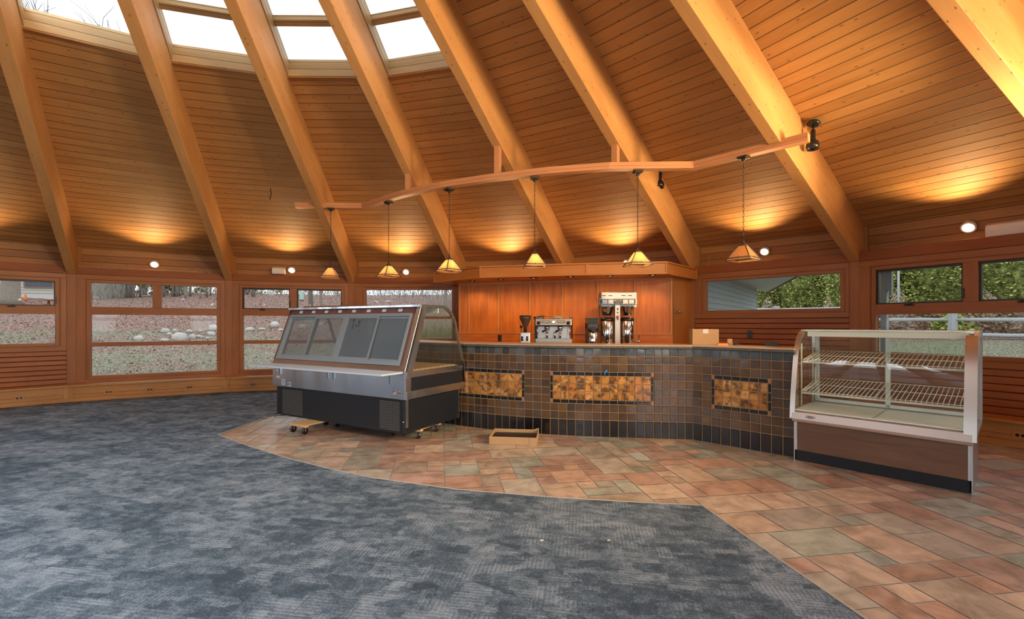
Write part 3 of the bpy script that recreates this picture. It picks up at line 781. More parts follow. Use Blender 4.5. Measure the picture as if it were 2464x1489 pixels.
pend = [(793, 7.05, .714, 12, 'smallest amber pyramid pendant lamp at the left end of the wooden rail'),
        (933, 6.70, .70, 45, 'amber pyramid pendant lamp hanging above the steel deli case, second from left'),
        (1080, 6.05, .70, 43, 'orange pyramid pendant lamp hanging in front of the left end of the canopy'),
        (1287, 5.56, .70, 4, 'yellow pyramid pendant lamp hanging in front of the canopy above the espresso machine'),
        (1537, 5.34, .69, 6, 'yellow pyramid pendant lamp hanging above the twin coffee brewer'),
        (1794, 4.87, .684, 38, 'largest, pale unlit-looking pyramid pendant lamp in front of the single high window')]
for i, (px, dep, zb, rot, lab) in enumerate(pend):
    x = (px-1232)/F_PX*dep; zb += EYE; zt = RZ-.078
    r = empty('pendant_lamp', (x, dep+.045, zt), math.radians(rot), lab, 'pendant lamp', 'pendant lamps on the wooden rail')
    hb = zb-zt; ht = hb+.20
    mb = MB(); mb.box(-.05, .05, -.05, .05, -.022, 0); mb.box(-.035, .035, -.035, .035, -.03, -.022); mb.lathe([(.02, -.055), (.02, -.03)], n=10)
    mb.build('mount_plate', 'bronze', r, bevel=.002)
    mb = MB(); z = -.05; j = 0
    while z > ht+.045:
        c = Vector((0, 0, z-.018)); ax = (1, 0) if j % 2 else (0, 1)
        mb.tube([c+Vector((ax[0]*.008*math.cos(t), ax[1]*.008*math.cos(t), .019*math.sin(t))) for t in [2*PI*q/8 for q in range(8)]], .0021, 4, closed=True)
        z -= .031; j += 1
    mb.tube([(-.02, 0, ht+.0), (0, 0, ht+.05), (.02, 0, ht)], .0025, 5)
    mb.build('chain', 'bronze', r)
    B_, Tp = .133, .036
    hc = ht-.035; hl = hb+.02
    def wd(h): return Tp+(B_-Tp)*(hc-h)/(hc-hb)
    mb = MB(); mb.lathe([(.008, ht+.012), (.012, ht)], n=8)
    c4 = [(-1, -1), (1, -1), (1, 1), (-1, 1)]
    for q in range(4):
        a, b = c4[q], c4[(q+1) % 4]; mb.face([(a[0]*Tp, a[1]*Tp, hc), (b[0]*Tp, b[1]*Tp, hc), (0, 0, ht+.004)])
    mb.build('cap', 'patina', r)
    fr = MB()
    for a in c4:
        fr.tube([(a[0]*Tp, a[1]*Tp, hc), (a[0]*B_, a[1]*B_, hb)], .0055, 4)
    for h, w in ((hb+.002, wd(hb)), (hb+.028, wd(hb+.028)), (hc, Tp)):
        for q in range(4):
            a, b = c4[q], c4[(q+1) % 4]; fr.tube([(a[0]*w, a[1]*w, h), (b[0]*w, b[1]*w, h)], .0035 if h < hb+.01 else .006, 4)
    for q in range(4):
        a, b = c4[q], c4[(q+1) % 4]; w = wd(hb+.034)+.003; fr.sphere(((a[0]+b[0])/2*w, (a[1]+b[1])/2*w, hb+.036), .006, 4)
    fr.build('shade_frame', 'patina', r)
    sh = MB()
    for q in range(4):
        a, b = c4[q], c4[(q+1) % 4]; w0, w1 = wd(hb)-.003, Tp-.003
        sh.face([(a[0]*w0, a[1]*w0, hb), (b[0]*w0, b[1]*w0, hb), (b[0]*w1, b[1]*w1, hc), (a[0]*w1, a[1]*w1, hc)])
    sh.build('shade', 'mica', r)
    bu = MB(); bu.sphere((0, 0, ht-.09), .026, 6); bu.lathe([(.014, ht-.07), (.014, ht-.02)], n=8)
    bu.build('bulb', 'down' if i < 5 else 'white_pl', r)
    if i < 6:
        l = bpy.data.lights.new('pendant_glow', 'POINT'); l.energy = (.3, .6, .7, .7, .7, .03)[i]; l.color = (1, .68, .34); l.shadow_soft_size = .03
        lo = bpy.data.objects.new('pendant_glow', l); COL.objects.link(lo); lo.location = (x, dep+.045, zt+hb+.05)

# ------------------------------------------------------------ wall lights in each bay with their glow on the boards
wl_lab = {0: 'round white lit wall lamp above the large three-row window', 1: 'round white lit wall lamp above the three-row window behind the deli case',
          2: 'round white lit wall lamp between the second and third pendant lamps', 3: 'round white lamp mostly hidden behind the canopy top, above the espresso machine',
          4: 'half hidden round white lamp peeking over the canopy top beside the fifth pendant', 5: 'round white lit wall lamp beside the largest pendant lamp',
          6: 'large round white lit wall lamp at the far right beside the white wall unit'}
def spot(name, loc, tgt, watts, color, ang, blend=.4, size=.04):
    l = bpy.data.lights.new(name, 'SPOT'); l.energy = watts; l.color = color; l.spot_size = math.radians(ang); l.spot_blend = blend; l.shadow_soft_size = size
    o = bpy.data.objects.new(name, l); COL.objects.link(o); o.location = loc; o.rotation_euler = (Vector(tgt)-Vector(loc)).to_track_quat('-Z', 'Y').to_euler(); return o
for k in range(-9, 15):
    Mx = bay_m(k); x = 1.09; z = EYE+(1.13 if k < 3 else 1.17)
    if k in wl_lab:
        r = empty('wall_lamp', label=wl_lab[k], cat='wall lamp', group='round wall lamps above the windows', mat=Mx @ Matrix.Translation((x, .24, z)))
        mb = MB(); ax = (0, -.80, -.60); mb.lathe([(.055, -.05), (.07, .03), (.074, .055), (.060, .06), (.052, .045)], o=(0, -.02, 0), ax=ax, n=20); mb.lathe([(.05, 0), (.05, .03)], o=(0, .0, 0), ax=(0, -1, 0), n=16); mb.build('housing', 'white_pl', r)
        mb = MB(); mb.lathe([(.0, .058), (.035, .055), (.05, .047)], o=(0, -.02, 0), ax=ax, n=16); mb.build('lamp_face', 'bulb', r)
    p = Mx @ Vector((x, -.10, EYE+1.02)); q = Mx @ Vector((x, -.85, EYE+1.80))
    spot('wall_lamp_glow', p, q, 50 if k >= 2 else 36, WARM, 112, .8, .06)

# black spot lights on the ceiling
def spotlight(loc, k, lab, s=1.0):
    r = empty('ceiling_spotlight', loc, 0, lab, 'spotlight', 'black ceiling spotlights')
    nrm = Vector((-rad(vang(k+.5)).x*SL, -rad(vang(k+.5)).y*SL, -1)).normalized()
    mb = MB(); mb.lathe([(.062*s, .0), (.066*s, .012), (.05*s, .028), (.02*s, .034)], ax=nrm, n=20); mb.build('mount_plate', 'black', r)
    a = nrm*.03; ax = Vector((-.06, -.05, -1)).normalized()
    mb = MB(); mb.tube([a, a+ax*.06*s], .012, 8); mb.lathe([(.02, 0), (.024, .01), (.026, .10), (.032, .12)], o=a+ax*.05*s, ax=ax, n=14); mb.build('stem', 'black', r)
    o = a+ax*.16*s
    mb = MB(); mb.lathe([(.03, 0), (.052, .02), (.062, .055), (.064, .10), (.058, .10), (.056, .06), (.03, .04)], o=o, ax=ax, n=20); mb.build('lamp_hood', 'black', r)
    mb = MB(); mb.lathe([(.0, .07), (.04, .066), (.055, .06)], o=o, ax=ax, n=16); mb.build('bulb_face', 'white_pl', r)
def on_ceiling(px, py, rr, t):
    return Vector(((px-1232)/F_PX*t, t, EYE+(780-py)/F_PX*t))
spotlight(on_ceiling(1958, 296, 0, 4.90), 6, 'black ceiling spotlight at the right end of the wooden rail')
spotlight(on_ceiling(1590, 403, 0, 6.38), 5, 'small black ceiling spotlight just below the wooden rail, above the fifth pendant')
# unseen warm fill spots, added to brighten the right sides of the beams
for (x, y, z, tx, ty, tz, w) in ((4.45, 3.3, 2.45, -3, 4.8, 3.5, 400), (4.7, 1.0, 2.45, -1.5, 4.6, 3.5, 330), (2.2, -1.0, 3.5, -.8, 4.0, 4.5, 560)):
    spot('beam_fill_spot', (x, y, z), (tx, ty, tz), w, (1.0, .70, .38), 118, .8, .25)

# loose ceiling cable and white wall units
mb = MB(); c = on_ceiling(651, 455, 0, 7.35); mb.tube([c+Vector((0, .0, .05)), c, c+Vector((.012, 0, -.07)), c+Vector((-.006, 0, -.14)), c+Vector((-.012, 0, -.17))], .006, 6)
tag(mb.build('cable', 'black'), 'short black cable end dangling from the ceiling boards on the left', 'cable')
def wall_unit(k, x, y, z, w, h, d, lab):
    r = empty('wall_speaker', label=lab, cat='speaker', mat=bay_m(k) @ Matrix.Translation((x, y, z)))
    mb = MB(); prof = [(0, -h/2), (-d, -h/2+.012), (-d-.012, 0), (-d, h/2-.03), (-.03, h/2), (0, h/2)]; mb.prism(prof, -w/2, w/2, ax=0); mb.build('shell', 'white_pl', r, bevel=.006)
    mb = MB(); mb.box(-.05, .05, 0, .03, -h/2+.02, h/2-.02); mb.build('bracket', 'white_pl', r)
wall_unit(6, 1.50, .17, EYE+1.06, .48, .175, .10, 'long white rounded wall speaker cut by the right edge of the picture')
wall_unit(1, .86, .19, EYE+1.08, .24, .15, .08, 'small white wall speaker beside the lit lamp over the deli case window')
def cable(k, pts, lab, r_=.004, mat='wire_ylw'):
    Mx = bay_m(k); mb = MB(); mb.tube([Mx @ Vector(p) for p in pts], r_, 5); tag(mb.build('cable', mat), lab, 'cable')
zc = HB+.133
cable(5, [(.22, .20, zc+.17), (.225, .19, zc+.1), (.21, .17, zc+.03), (.215, .15, zc)], 'short yellow cable hanging from a hole above the single high window')
cable(6, [(.10, .16, zc), (.25, .14, zc+.03), (.45, .12, zc+.012), (.62, .12, zc+.002)], 'thin yellow cable lying on the ledge at the right')
mb = MB()
Mx = bay_m(0)
for i in range(9): p = Mx @ Vector((.1+i*.23, .05, zc+.004)); mb.sphere(p, .008, 4)
mb.tube([Mx @ Vector((.06+.2*i, .05+.012*math.sin(i*2.1), zc+.001)) for i in range(10)], .003, 4)
tag(mb.build('string_lights', 'wire'), 'string of tiny bulbs lying on the ledge above the large three-row window', 'string lights')

# ------------------------------------------------------------ bar counter
bar_pts = [Vector(p) for p in [(-2.05, 7.05), (-1.45, 6.35), (-1.0, 5.98), (-.65, 5.76), (-.26, 5.56), (.10, 5.41), (.44, 5.30), (.78, 5.225), (1.09, 5.175), (1.35, 5.14), (1.58, 5.115), (2.01, 5.06), (2.36, 4.725), (2.72, 4.38)]]
P9 = .0915; TALL = .19; ZTILE = TALL+9*P9
def arclen(pts):
    s = [0]
    for a, b in zip(pts, pts[1:]): s.append(s[-1]+(b-a).length)
    return s
AS = arclen(bar_pts)
def at(s):
    s = max(0, min(s, AS[-1]-1e-6))
    for i in range(len(AS)-1):
        if s <= AS[i+1]: t = (s-AS[i])/(AS[i+1]-AS[i]); return bar_pts[i].lerp(bar_pts[i+1], t), (bar_pts[i+1]-bar_pts[i]).normalized()
def s_of_px(px):
    m = (px-1232)/F_PX; best = None
    for q in range(3000):
        s = AS[-1]*q/2999; p, _ = at(s); e = abs(p.x-m*p.y)
        if best is None or e < best[0]: best = (e, s)
    return best[1]
def bar():
    r = empty('bar_counter', (0, 5.5, 0), label='curved bar counter faced with glazed brown tiles and golden mottled panels', cat='bar counter')
    o = Vector((0, 5.5, 0))
    corner = AS[11]
    slate = [(.055, .065, .075), (.075, .085, .09), (.045, .05, .055), (.09, .095, .095)]
    brown = [(.10, .055, .025), (.085, .05, .03), (.12, .068, .028), (.075, .042, .022), (.095, .065, .045), (.07, .05, .038)]
    gold = [(.50, .22, .045), (.55, .26, .06), (.44, .18, .04), (.58, .30, .10)]
    black = [(.010, .011, .014), (.014, .015, .018), (.008, .008, .010)]
    panels = [(s_of_px(1020), s_of_px(1262)), (s_of_px(1324), s_of_px(1573)), (s_of_px(1712), s_of_px(1856))]
    tb = MB(); gr = MB(); cu = MB(); rn = random.Random(11); G = .0035
    # columns of tiles between breakpoints
    bps = sorted([0, corner, AS[-1]]+[q for p in panels for q in p])
    def quad(mb, s0, s1, z0, z1, out, c, m=0):
        (a, ta), (b, tb_) = at(s0), at(s1)
        t = (b-a).normalized(); n = Vector((t.y, -t.x))      # toward the room
        A = a+n*out; B = b+n*out
        f = lambda p, z: (p.x, p.y-5.5, z)
        mb.c = c; mb.m = m
        e = .004
        i0 = (A+t*e, B-t*e)
        # pillowed tile: front face plus four bevel faces
        F = [f(i0[0], z0+e), f(i0[1], z0+e), f(i0[1], z1-e), f(i0[0], z1-e)]
        K = [f(a, z0), f(b, z0), f(b, z1), f(a, z1)]
        off = (rn.random()*9, rn.random()*9)
        mb.face(F, off=off)
        for q in range(4): mb.face([K[q], K[(q+1) % 4], F[(q+1) % 4], F[q]], off=off)
    for s0, s1 in zip(bps, bps[1:]):
        if s1-s0 < .01: continue
        mid = (s0+s1)/2; inp = any(a < mid < b for a, b in panels)
        n = max(1, round((s1-s0-(.06 if inp else 0))/.0925)); 
        ss = s0; ee = s1
        edge_w = .03
        if inp: ss = s0+edge_w; ee = s1-edge_w
        w = (ee-ss)/n
        def row(z0, z1, pal, alpha=1, a=ss, b=ee, nn=n):
            ww = (b-a)/nn
            for i in range(nn):
                k = rn.uniform(.8, 1.2); c = tuple(min(1, x*k) for x in rn.choice(pal))+(alpha,)
                quad(tb, a+i*ww+G, a+(i+1)*ww-G, z0+G, z1-G, .007, c)
        if not inp:
            row(0, TALL, black)
            for j in range(9): row(TALL+j*P9, TALL+(j+1)*P9, slate if j == 8 else brown)
        else:
            n2 = n
            row(0, TALL, black, a=s0, b=s1, nn=n+1 if 0 else n)
            z = TALL; S2 = P9/2
            for j in range(2): row(z, z+P9, brown, a=s0, b=s1); z += P9
            zb0 = z
            row(z, z+S2, black); z += S2
            for j in range(3): row(z, z+P9, gold, 0); z += P9
            row(z, z+S2, black); z += S2
            for q0 in (s0, s1-edge_w):
                for j in range(3): quad(tb, q0+G/2, q0+edge_w-G/2, zb0+S2+j*P9+G, zb0+S2+(j+1)*P9-G, .007, (*black[0], 1))
                for zz in (zb0, z-S2): quad(tb, q0+G/2, q0+edge_w-G/2, zz+G, zz+S2-G, .008, (.40, .18, .12, 1))
            for j in range(2): row(z, z+P9, brown, a=s0, b=s1); z += P9
            row(z, z+P9, slate, a=s0, b=s1)
    tb.build('tile_facing', 'bar_tile', r, colattr=1, weld=False)
    # grout body
    f = lambda p, z: (p.x, p.y-5.5, z)
    back = []
    for i, p in enumerate(bar_pts):
        a = bar_pts[max(i-1, 0)]; b = bar_pts[min(i+1, len(bar_pts)-1)]; t = (b-a).normalized(); back.append(p+Vector((-t.y, t.x))*.14)
    def slab(fr, bk, z0, z1, name, mat, bev=0, fr_=None):
        mb = MB()
        for i in range(len(fr)-1):
            a, b, c, d = fr[i], fr[i+1], bk[i+1], bk[i]; g = (b.x-a.x, b.y-a.y, 0); off = (AS[i], 0)
            mb.face([f(a, z0), f(b, z0), f(b, z1), f(a, z1)], g); mb.face([f(c, z0), f(d, z0), f(d, z1), f(c, z1)], g)
            mb.face([f(a, z1), f(b, z1), f(c, z1), f(d, z1)], g); mb.face([f(a, z0), f(d, z0), f(c, z0), f(b, z0)], g)
        a, d = fr[0], bk[0]; mb.face([f(d, z0), f(a, z0), f(a, z1), f(d, z1)]); a, d = fr[-1], bk[-1]; mb.face([f(a, z0), f(d, z0), f(d, z1), f(a, z1)])
        return mb.build(name, mat, r, bevel=bev)
    slab(bar_pts, back, 0, ZTILE, 'bar_wall', 'bar_grout')
    frt = []; bk = []
    for i, p in enumerate(bar_pts):
        a = bar_pts[max(i-1, 0)]; b = bar_pts[min(i+1, len(bar_pts)-1)]; t = (b-a).normalized(); n = Vector((-t.y, t.x)); frt.append(p-n*.045); bk.append(p+n*.46)
    slab(frt, bk, ZTILE+.002, ZTILE+.026, 'slab_edge', 'grout_edge')
    slab([p.lerp(q, .01) for p, q in zip(frt, bk)], bk, ZTILE+.026, ZTILE+.034, 'bar_top', plain('pale_bar_top', (.56, .43, .31), .35, var=.2, bscale=5))
    # strip of blue tape
    s = s_of_px(1457); p, t = at(s); n = Vector((t.y, -t.x))
    mb = MB(); q = p+n*.016
    mb.tube([f(q-t*.012, .70), f(q-t*.008, .735), f(q+t*.01, .76), f(q+t*.022, .762)], [.004, .009, .009, .005], 6); o2 = mb.build('tape_scrap', 'blue', r); o2['label'] = 'small curl of blue tape'
bar()
ZBAR = ZTILE+.034

# ------------------------------------------------------------ back bar wall, canopy, back counter
def poly_prism(mb, pts, z0, z1, g=None): mb.prism([tuple(p) for p in pts], z0, z1, ax=2, g=g)
bw = [Vector(p) for p in [(-1.0, 8.5), (.87, 7.84), (2.60, 7.375)]]
ZS = EYE+.76; ZCT = EYE+.94
def back_wall():
    r = empty('wall_back_bar', (0, 8, 0), kind='structure')
    A = arclen(bw)
    def atw(s):
        for i in range(len(A)-1):
            if s <= A[i+1]+1e-6: return bw[i].lerp(bw[i+1], (s-A[i])/(A[i+1]-A[i])), (bw[i+1]-bw[i]).normalized()
    mb = MB()
    def piece(mb, s0, s1, z0, z1, out, th, g):
        for i in range(len(A)-1):
            a0, a1 = max(s0, A[i]), min(s1, A[i+1])
            if a1-a0 < 1e-4: continue
            a = bw[i].lerp(bw[i+1], (a0-A[i])/(A[i+1]-A[i])); b = bw[i].lerp(bw[i+1], (a1-A[i])/(A[i+1]-A[i]))
            t = (b-a).normalized(); n = Vector((t.y, -t.x))
            mb.T = Matrix(((t.x, -n.x, 0, a.x), (t.y, -n.y, 0, a.y-8), (0, 0, 1, 0), (0, 0, 0, 1)))
            mb.box(0, (b-a).length, -out, -out+th, z0, z1, g)
        mb.T = Matrix.Identity(4)
    def s_px(px):
        m = (px-1232)/F_PX; best = None
        for q in range(1500):
            s = A[-1]*q/1499; p, _ = atw(s); e = abs(p.x-m*p.y)
            if best is None or e < best[0]: best = (e, s)
        return best[1]
    bat = [s_px(px) for px in (1107, 1129, 1200, 1275.6, 1353.7, 1439, 1528)]+[A[-1]-.02]
    e = [0]+bat
    for a, b in zip(bat, bat[1:]): piece(mb, a, b, 1.13, ZS, .0, .03, (0, 0, 1))
    piece(mb, 0, A[-1], 0, 1.12, .012, .04, (1, 0, 0))
    mb.build('veneer_panel', 'cherry', r)
    mb = MB()
    for b in bat: piece(mb, max(0, b-.017), min(A[-1], b+.017), 1.13, ZS-.03, .012, .012, (0, 0, 1))
    piece(mb, 0, A[-1], ZS-.035, ZS, .014, .014, (1, 0, 0)); piece(mb, 0, A[-1], 1.115, 1.135, .02, .02, (1, 0, 0))
    mb.build('batten', 'cherry_trim', r, bevel=.002)
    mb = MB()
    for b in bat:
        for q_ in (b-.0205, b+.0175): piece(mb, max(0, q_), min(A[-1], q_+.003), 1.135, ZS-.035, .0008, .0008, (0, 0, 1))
    mb.build('batten_shadow', 'dark', r)  # thin dark strips standing in for the shadow line beside each batten
    # left return
    mb = MB(); poly_prism(mb, [(-1.0, .5), (-1.08, 1.42), (-1.05, 1.42), (-.97, .5)], 0, ZS, (0, 0, 1)); mb.build('end_panel', 'cherry', r)
    # back boards up to the outer wall
    # right return with closet door
    d = empty('door_1', (2.60, 7.375, 0), kind='structure'); d.rotation_euler = (0, 0, math.atan2(.44, .47))
    L_ = math.hypot(.47, .44)
    mb = MB(); mb.box(0, L_*.52, 0, .03, 0, ZS, (0, 0, 1)); mb.build('door_panel', 'cherry_trim', d)
    mb = MB(); mb.box(L_*.53, L_, .002, .03, 0, ZS, (0, 0, 1)); mb.build('fixed_panel', 'cherry_trim', d)
    mb = MB(); mb.lathe([(.026, 0), (.026, .006), (.012, .01), (.011, .03), (.024, .04), (.027, .055), (.02, .068), (0, .07)], o=(.14, 0, 1.483), ax=(0, -1, 0), n=16); mb.build('knob', plain('aged_brass', (.42, .32, .2), .3, .9), d)
back_wall()
front = [(-1.407, 8.25), (-.52, 7.41), (1.15, 7.0), (2.32, 6.83), (3.12, 7.70)]
def canopy():
    r = empty('bar_canopy', (0, 7.5, ZS), label='cherry wood canopy box with recessed lights above the back bar', cat='canopy')
    f = [Vector((x, y-7.5)) for x, y in front]
    rear = [Vector((-1.07, 1.85)), Vector((1.13, 1.38)), Vector((3.02, .33))]
    mb = MB(); poly = [tuple(p) for p in f]+[tuple(p) for p in rear[::-1]]
    mb.prism(poly, .0, .012, ax=2); mb.prism(poly, ZCT-ZS-.03, ZCT-ZS-.02, ax=2); mb.build('soffit', 'cherry_trim', r)
    mb = MB(); tr = MB(); H = ZCT-ZS
    segs = list(zip(f, f[1:]))+[(rear[0], f[0])]
    for a, b in segs:
        t = (b-a).normalized(); n = Vector((t.y, -t.x)); L_ = (b-a).length
        T = Matrix(((t.x, -n.x, 0, a.x), (t.y, -n.y, 0, a.y), (0, 0, 1, 0), (0, 0, 0, 1)))
        mb.T = T; mb.box(0, L_, 0, .02, -.008, H, (1, 0, 0))
        tr.T = T
        tr.box(-.01, L_+.01, -.010, 0, -.008, .02, (1, 0, 0)); tr.box(-.01, L_+.01, -.010, 0, H-.018, H+.004, (1, 0, 0)); tr.box(-.008, .018, -.010, 0, .02, H-.018, (0, 0, 1)); tr.box(L_-.018, L_+.008, -.010, 0, .02, H-.018, (0, 0, 1))
    mb.build('fascia_board', 'cherry_trim', r); tr.build('fascia_molding', 'cherry_trim', r, bevel=.002)
    # recessed lights
    for px, py in ((1136, 675.5), (1205, 671.5), (1284, 668.5), (1373, 665), (1468, 663), (1570, 661)):
        t = .76*F_PX/(780-py); x = (px-1232)/F_PX*t
        mb = MB(); mb.lathe([(.062, -.0), (.062, -.008), (.045, -.010), (.040, .002)], o=(x, t-7.5, 0), n=20); q = mb.build('downlight', 'black', r)
        mb = MB(); mb.lathe([(0, -.003), (.038, -.003)], o=(x, t-7.5, 0), n=14); mb.build('lens', 'down', q)
        spot('downlight_beam', (x, t, ZS-.02), (x, t+.45, .4), 15 if px > 1300 else 10, (1, .68, .40), 120, .7, .03)
canopy()
def back_counter():
    r = empty('back_counter', (0, 7.3, 0), label='low wooden counter behind the bar carrying the coffee machines', cat='counter')
    pts_f = [(-1.0, 7.55), (.7, 7.0), (2.35, 6.55)]; pts_b = [(-.98, 8.47), (.87, 7.82), (2.58, 7.35)]
    for nm, z0, z1, ins, mat in (('counter_top', .86, .90, 0, 'cherry_trim'), ('cabinet', 0, .86, .03, 'cherry')):
        mb = MB(); p = [(x, y+ins-7.3) for x, y in pts_f]; q = [(x, y-7.3) for x, y in pts_b]
        mb.prism(p+q[::-1], z0, z1, ax=2, g=(1, -.3, 0)); mb.build(nm, mat, r)
back_counter()

# ------------------------------------------------------------ coffee machines
def px_pos(px, t): return ((px-1232)/F_PX*t, t)
U7 = 7.0/F_PX
def grinder(px, t, lab, tilt=0, face=0.):
    x, y = px_pos(px, t)
    r = empty('coffee_grinder', (x, y, .90), face, lab, 'coffee grinder', 'coffee grinders on the back counter')
    mb = MB(); mb.box(-.08, .085, -.10, .12, 0, .03); mb.box(-.078, .078, -.075, .10, .03, .26); mb.build('body', 'steel_matte', r, bevel=.012)
    mb = MB()
    for sx in (-.045, .03): mb.lathe([(.016, .0), (.016, .07)], o=(sx, -.078, .13), n=10)
    mb.build('dosing_window', 'black', r)
    mb = MB(); mb.lathe([(.02, .26), (.028, .30), (.03, .315)], n=14); mb.build('collar', 'black', r)
    mb = MB(); mb.lathe([(.022, .31), (.035, .35), (.088, .47), (.092, .51), (.088, .51), (.084, .47), (.03, .35)], n=22); mb.build('hopper', plain('smoked_hopper', (.09, .055, .035), .15), r)
    mb = MB(); mb.T = Matrix.Translation((0, 0, .512)) @ Matrix.Rotation(tilt, 4, 'Y'); mb.lathe([(0, .008), (.08, .008), (.094, .0), (.094, -.008)], n=22); mb.build('lid', 'dark', r)
    mb = MB(); mb.tube([(-.06, -.08, .27), (-.06, -.085, .33)], .005, 6); mb.sphere((-.06, -.085, .345), .024, 6); mb.build('tamper', 'black', r)
    mb = MB(); mb.tube([(-.06, -.09, .07), (-.12, -.12, .055)], .009, 8); mb.box(-.05, .06, -.15, -.08, .055, .065); mb.build('fork', 'black', r)
grinder(1264, 7.05, 'coffee grinder with dark cone hopper left of the espresso machine', 0, -.05)
grinder(1297, 7.5, 'second coffee grinder with tilted hopper lid half hidden behind the espresso machine', -.12, .0)
def espresso():
    x, y = px_pos(1332, 7.0)
    r = empty('espresso_machine', (x, y, .90), -.10, 'chrome two-group espresso machine with cups on top', 'espresso machine')
    w = .275
    mb = MB(); mb.box(-w, w, -.10, .34, .055, .16); mb.build('drip_base', 'steel_dim', r, bevel=.006)
    mb = MB(); mb.box(-w+.01, w-.01, -.08, .05, .16, .166)
    for i in range(26): mb.box(-w+.015+i*.0205, -w+.022+i*.0205, -.075, .045, .166, .171)
    mb.build('drip_grille', 'steel_dim', r)
    mb = MB()
    for sx in (-w+.04, w-.04):
        for sy in (-.05, .28): mb.lathe([(.02, 0), (.016, .055)], o=(sx, sy, 0), n=10)
    mb.build('foot', 'black', r)
    mb = MB(); mb.box(-w+.03, w-.03, .06, .32, .16, .36); mb.build('splash_back', 'steel_dim', r)
    mb = MB(); mb.prism([(-.05, .35), (-.075, .37), (-.055, .47), (.33, .47), (.34, .35)], -w, w, ax=0); mb.build('upper_body', 'steel_dim', r, bevel=.006)
    mb = MB()
    for s in (-1, 1): mb.prism([(-.02, .16), (.34, .16), (.35, .50), (.33, .50), (-.03, .42)], s*(w)+(-.0 if s > 0 else -.018), s*w+(.018 if s > 0 else 0), ax=0)
    mb.build('side_panel', 'black', r, bevel=.004)
    mb = MB()
    for sx in (-.115, .115): mb.box(sx-.058, sx+.058, -.078, -.06, .405, .437)
    mb.build('control_panel', 'black', r)
    mb = MB()
    for sx in (-.115, .115):
        for i in range(5): mb.box(sx-.05+i*.021, sx-.036+i*.021, -.081, -.077, .413, .43)
    mb.build('button', 'white_pl', r)
    mb = MB(); mb.lathe([(.028, 0), (.028, .012), (.02, .014)], o=(0, -.07, .42), ax=(0, -1, 0), n=18); mb.build('pressure_gauge', 'chrome', r)
    mb = MB()
    for s in (-1, 1): mb.lathe([(.024, 0), (.028, .02), (.02, .035), (0, .036)], o=(s*.225, -.07, .405), ax=(0, -1, 0), n=14)
    mb.build('steam_knob', 'black', r)
    mb = MB(); mb.box(-.20, -.183, -.076, -.068, .425, .44); mb.build('power_light', plain('red_lamp', (.5, .02, .02), .3), r)
    for sx in (-.10, .10):
        g = MB(); g.lathe([(.035, .0), (.042, .02), (.036, .05)], o=(sx, .0, .305), n=16); g.lathe([(.035, 0), (.035, .03)], o=(sx, 0, .28), n=16); go = g.build('group_head', 'chrome', r)
        h = MB(); h.tube([(sx, -.03, .292), (sx-.03, -.09, .288), (sx-.06, -.16, .275)], [.009, .013, .016], 8); h.build('portafilter_handle', 'black', go)
    mb = MB()
    for s in (-1, 1): mb.tube([(s*.235, -.03, .36), (s*.25, -.08, .31), (s*.24, -.08, .22)], .006, 6)
    mb.build('steam_wand', 'chrome', r)
    mb = MB()
    for (sx, hh) in ((-.10, .10), (.02, .10), (.10, .09)): mb.lathe([(.016, 0), (.014, hh)], o=(sx, -.03, .17), n=10)
    mb.build('outlet_pipe', 'chrome', r)
    mb = MB(); mb.tube([(-w+.02, -.02, .50), (-w+.02, .32, .50)], .005, 6)
    for s in (-1, 1): mb.tube([(s*(w-.02), -.03, .47), (s*(w-.02), -.03, .51)], .01, 8)
    mb.tube([(-w+.02, -.03, .505), (w-.02, -.03, .505)], .004, 6); mb.build('cup_rail', 'steel_dim', r)
    # things on top are things of their own
    for i, (sx, sz, rr) in enumerate(((.04, .47, .055), (.045, .492, .052), (.10, .47, .05))):
        p = r.matrix_world @ Vector((0, 0, 0)); c, s_ = math.cos(-.10), math.sin(-.10)
        q = (x+sx*c, y+sx*s_+.12, .90+sz)
        m2 = MB(); m2.lathe([(.02, 0), (rr*.7, .006), (rr, .018), (rr, .020), (rr*.7, .010)], n=16)
        o = m2.build('saucer', 'white_pl'); o.location = q; tag(o, ['lower saucer of the small stack on the espresso machine', 'upper saucer of the small stack on the espresso machine', 'single saucer right of the stack on the espresso machine'][i], 'saucer', 'saucers on the espresso machine')
    return r
espresso()
def airpot(px, t):
    x, y = px_pos(px, t)
    r = empty('coffee_airpot', (x, y, .90), 0, 'small chrome airpot with black top between the espresso machine and the twin brewer', 'airpot')
    mb = MB(); mb.lathe([(.062, 0), (.066, .01), (.066, .25), (.055, .275)], n=22); mb.build('body', 'chrome', r)
    mb = MB(); mb.lathe([(.06, .27), (.062, .29), (.05, .31)], n=20); mb.box(-.03, .03, -.085, -.03, .275, .30); mb.build('spout', 'black', r, bevel=.004)
    mb = MB(); mb.tube([(-.062, 0, .28), (-.07, -.02, .32), (0, -.03, .335), (.07, -.02, .32), (.062, 0, .28)], .006, 6); mb.build('handle', 'black', r)
airpot(1426, 6.82)
x, y = px_pos(1425, 7.12)
r = empty('knock_grinder', (x, y, .90), 0, 'dark compact brewer standing just behind the small chrome airpot', 'coffee brewer')
mb = MB(); mb.box(-.08, .08, -.06, .18, 0, .04); mb.box(-.08, .08, .06, .18, .04, .40); mb.box(-.08, .08, -.08, .18, .30, .40); mb.build('body', 'black', r, bevel=.008)
mb = MB(); mb.prism([(-.078, .40), (-.07, .47), (.16, .47), (.17, .40)], -.078, .078, ax=0); mb.build('tank', thin_glass('tank_plastic', (.45, .5, .52), body=.5, bodyc=(.12, .14, .15)), r)
mb = MB(); mb.box(-.085, .085, -.08, .18, .47, .482); mb.build('lid', 'black', r, bevel=.003)
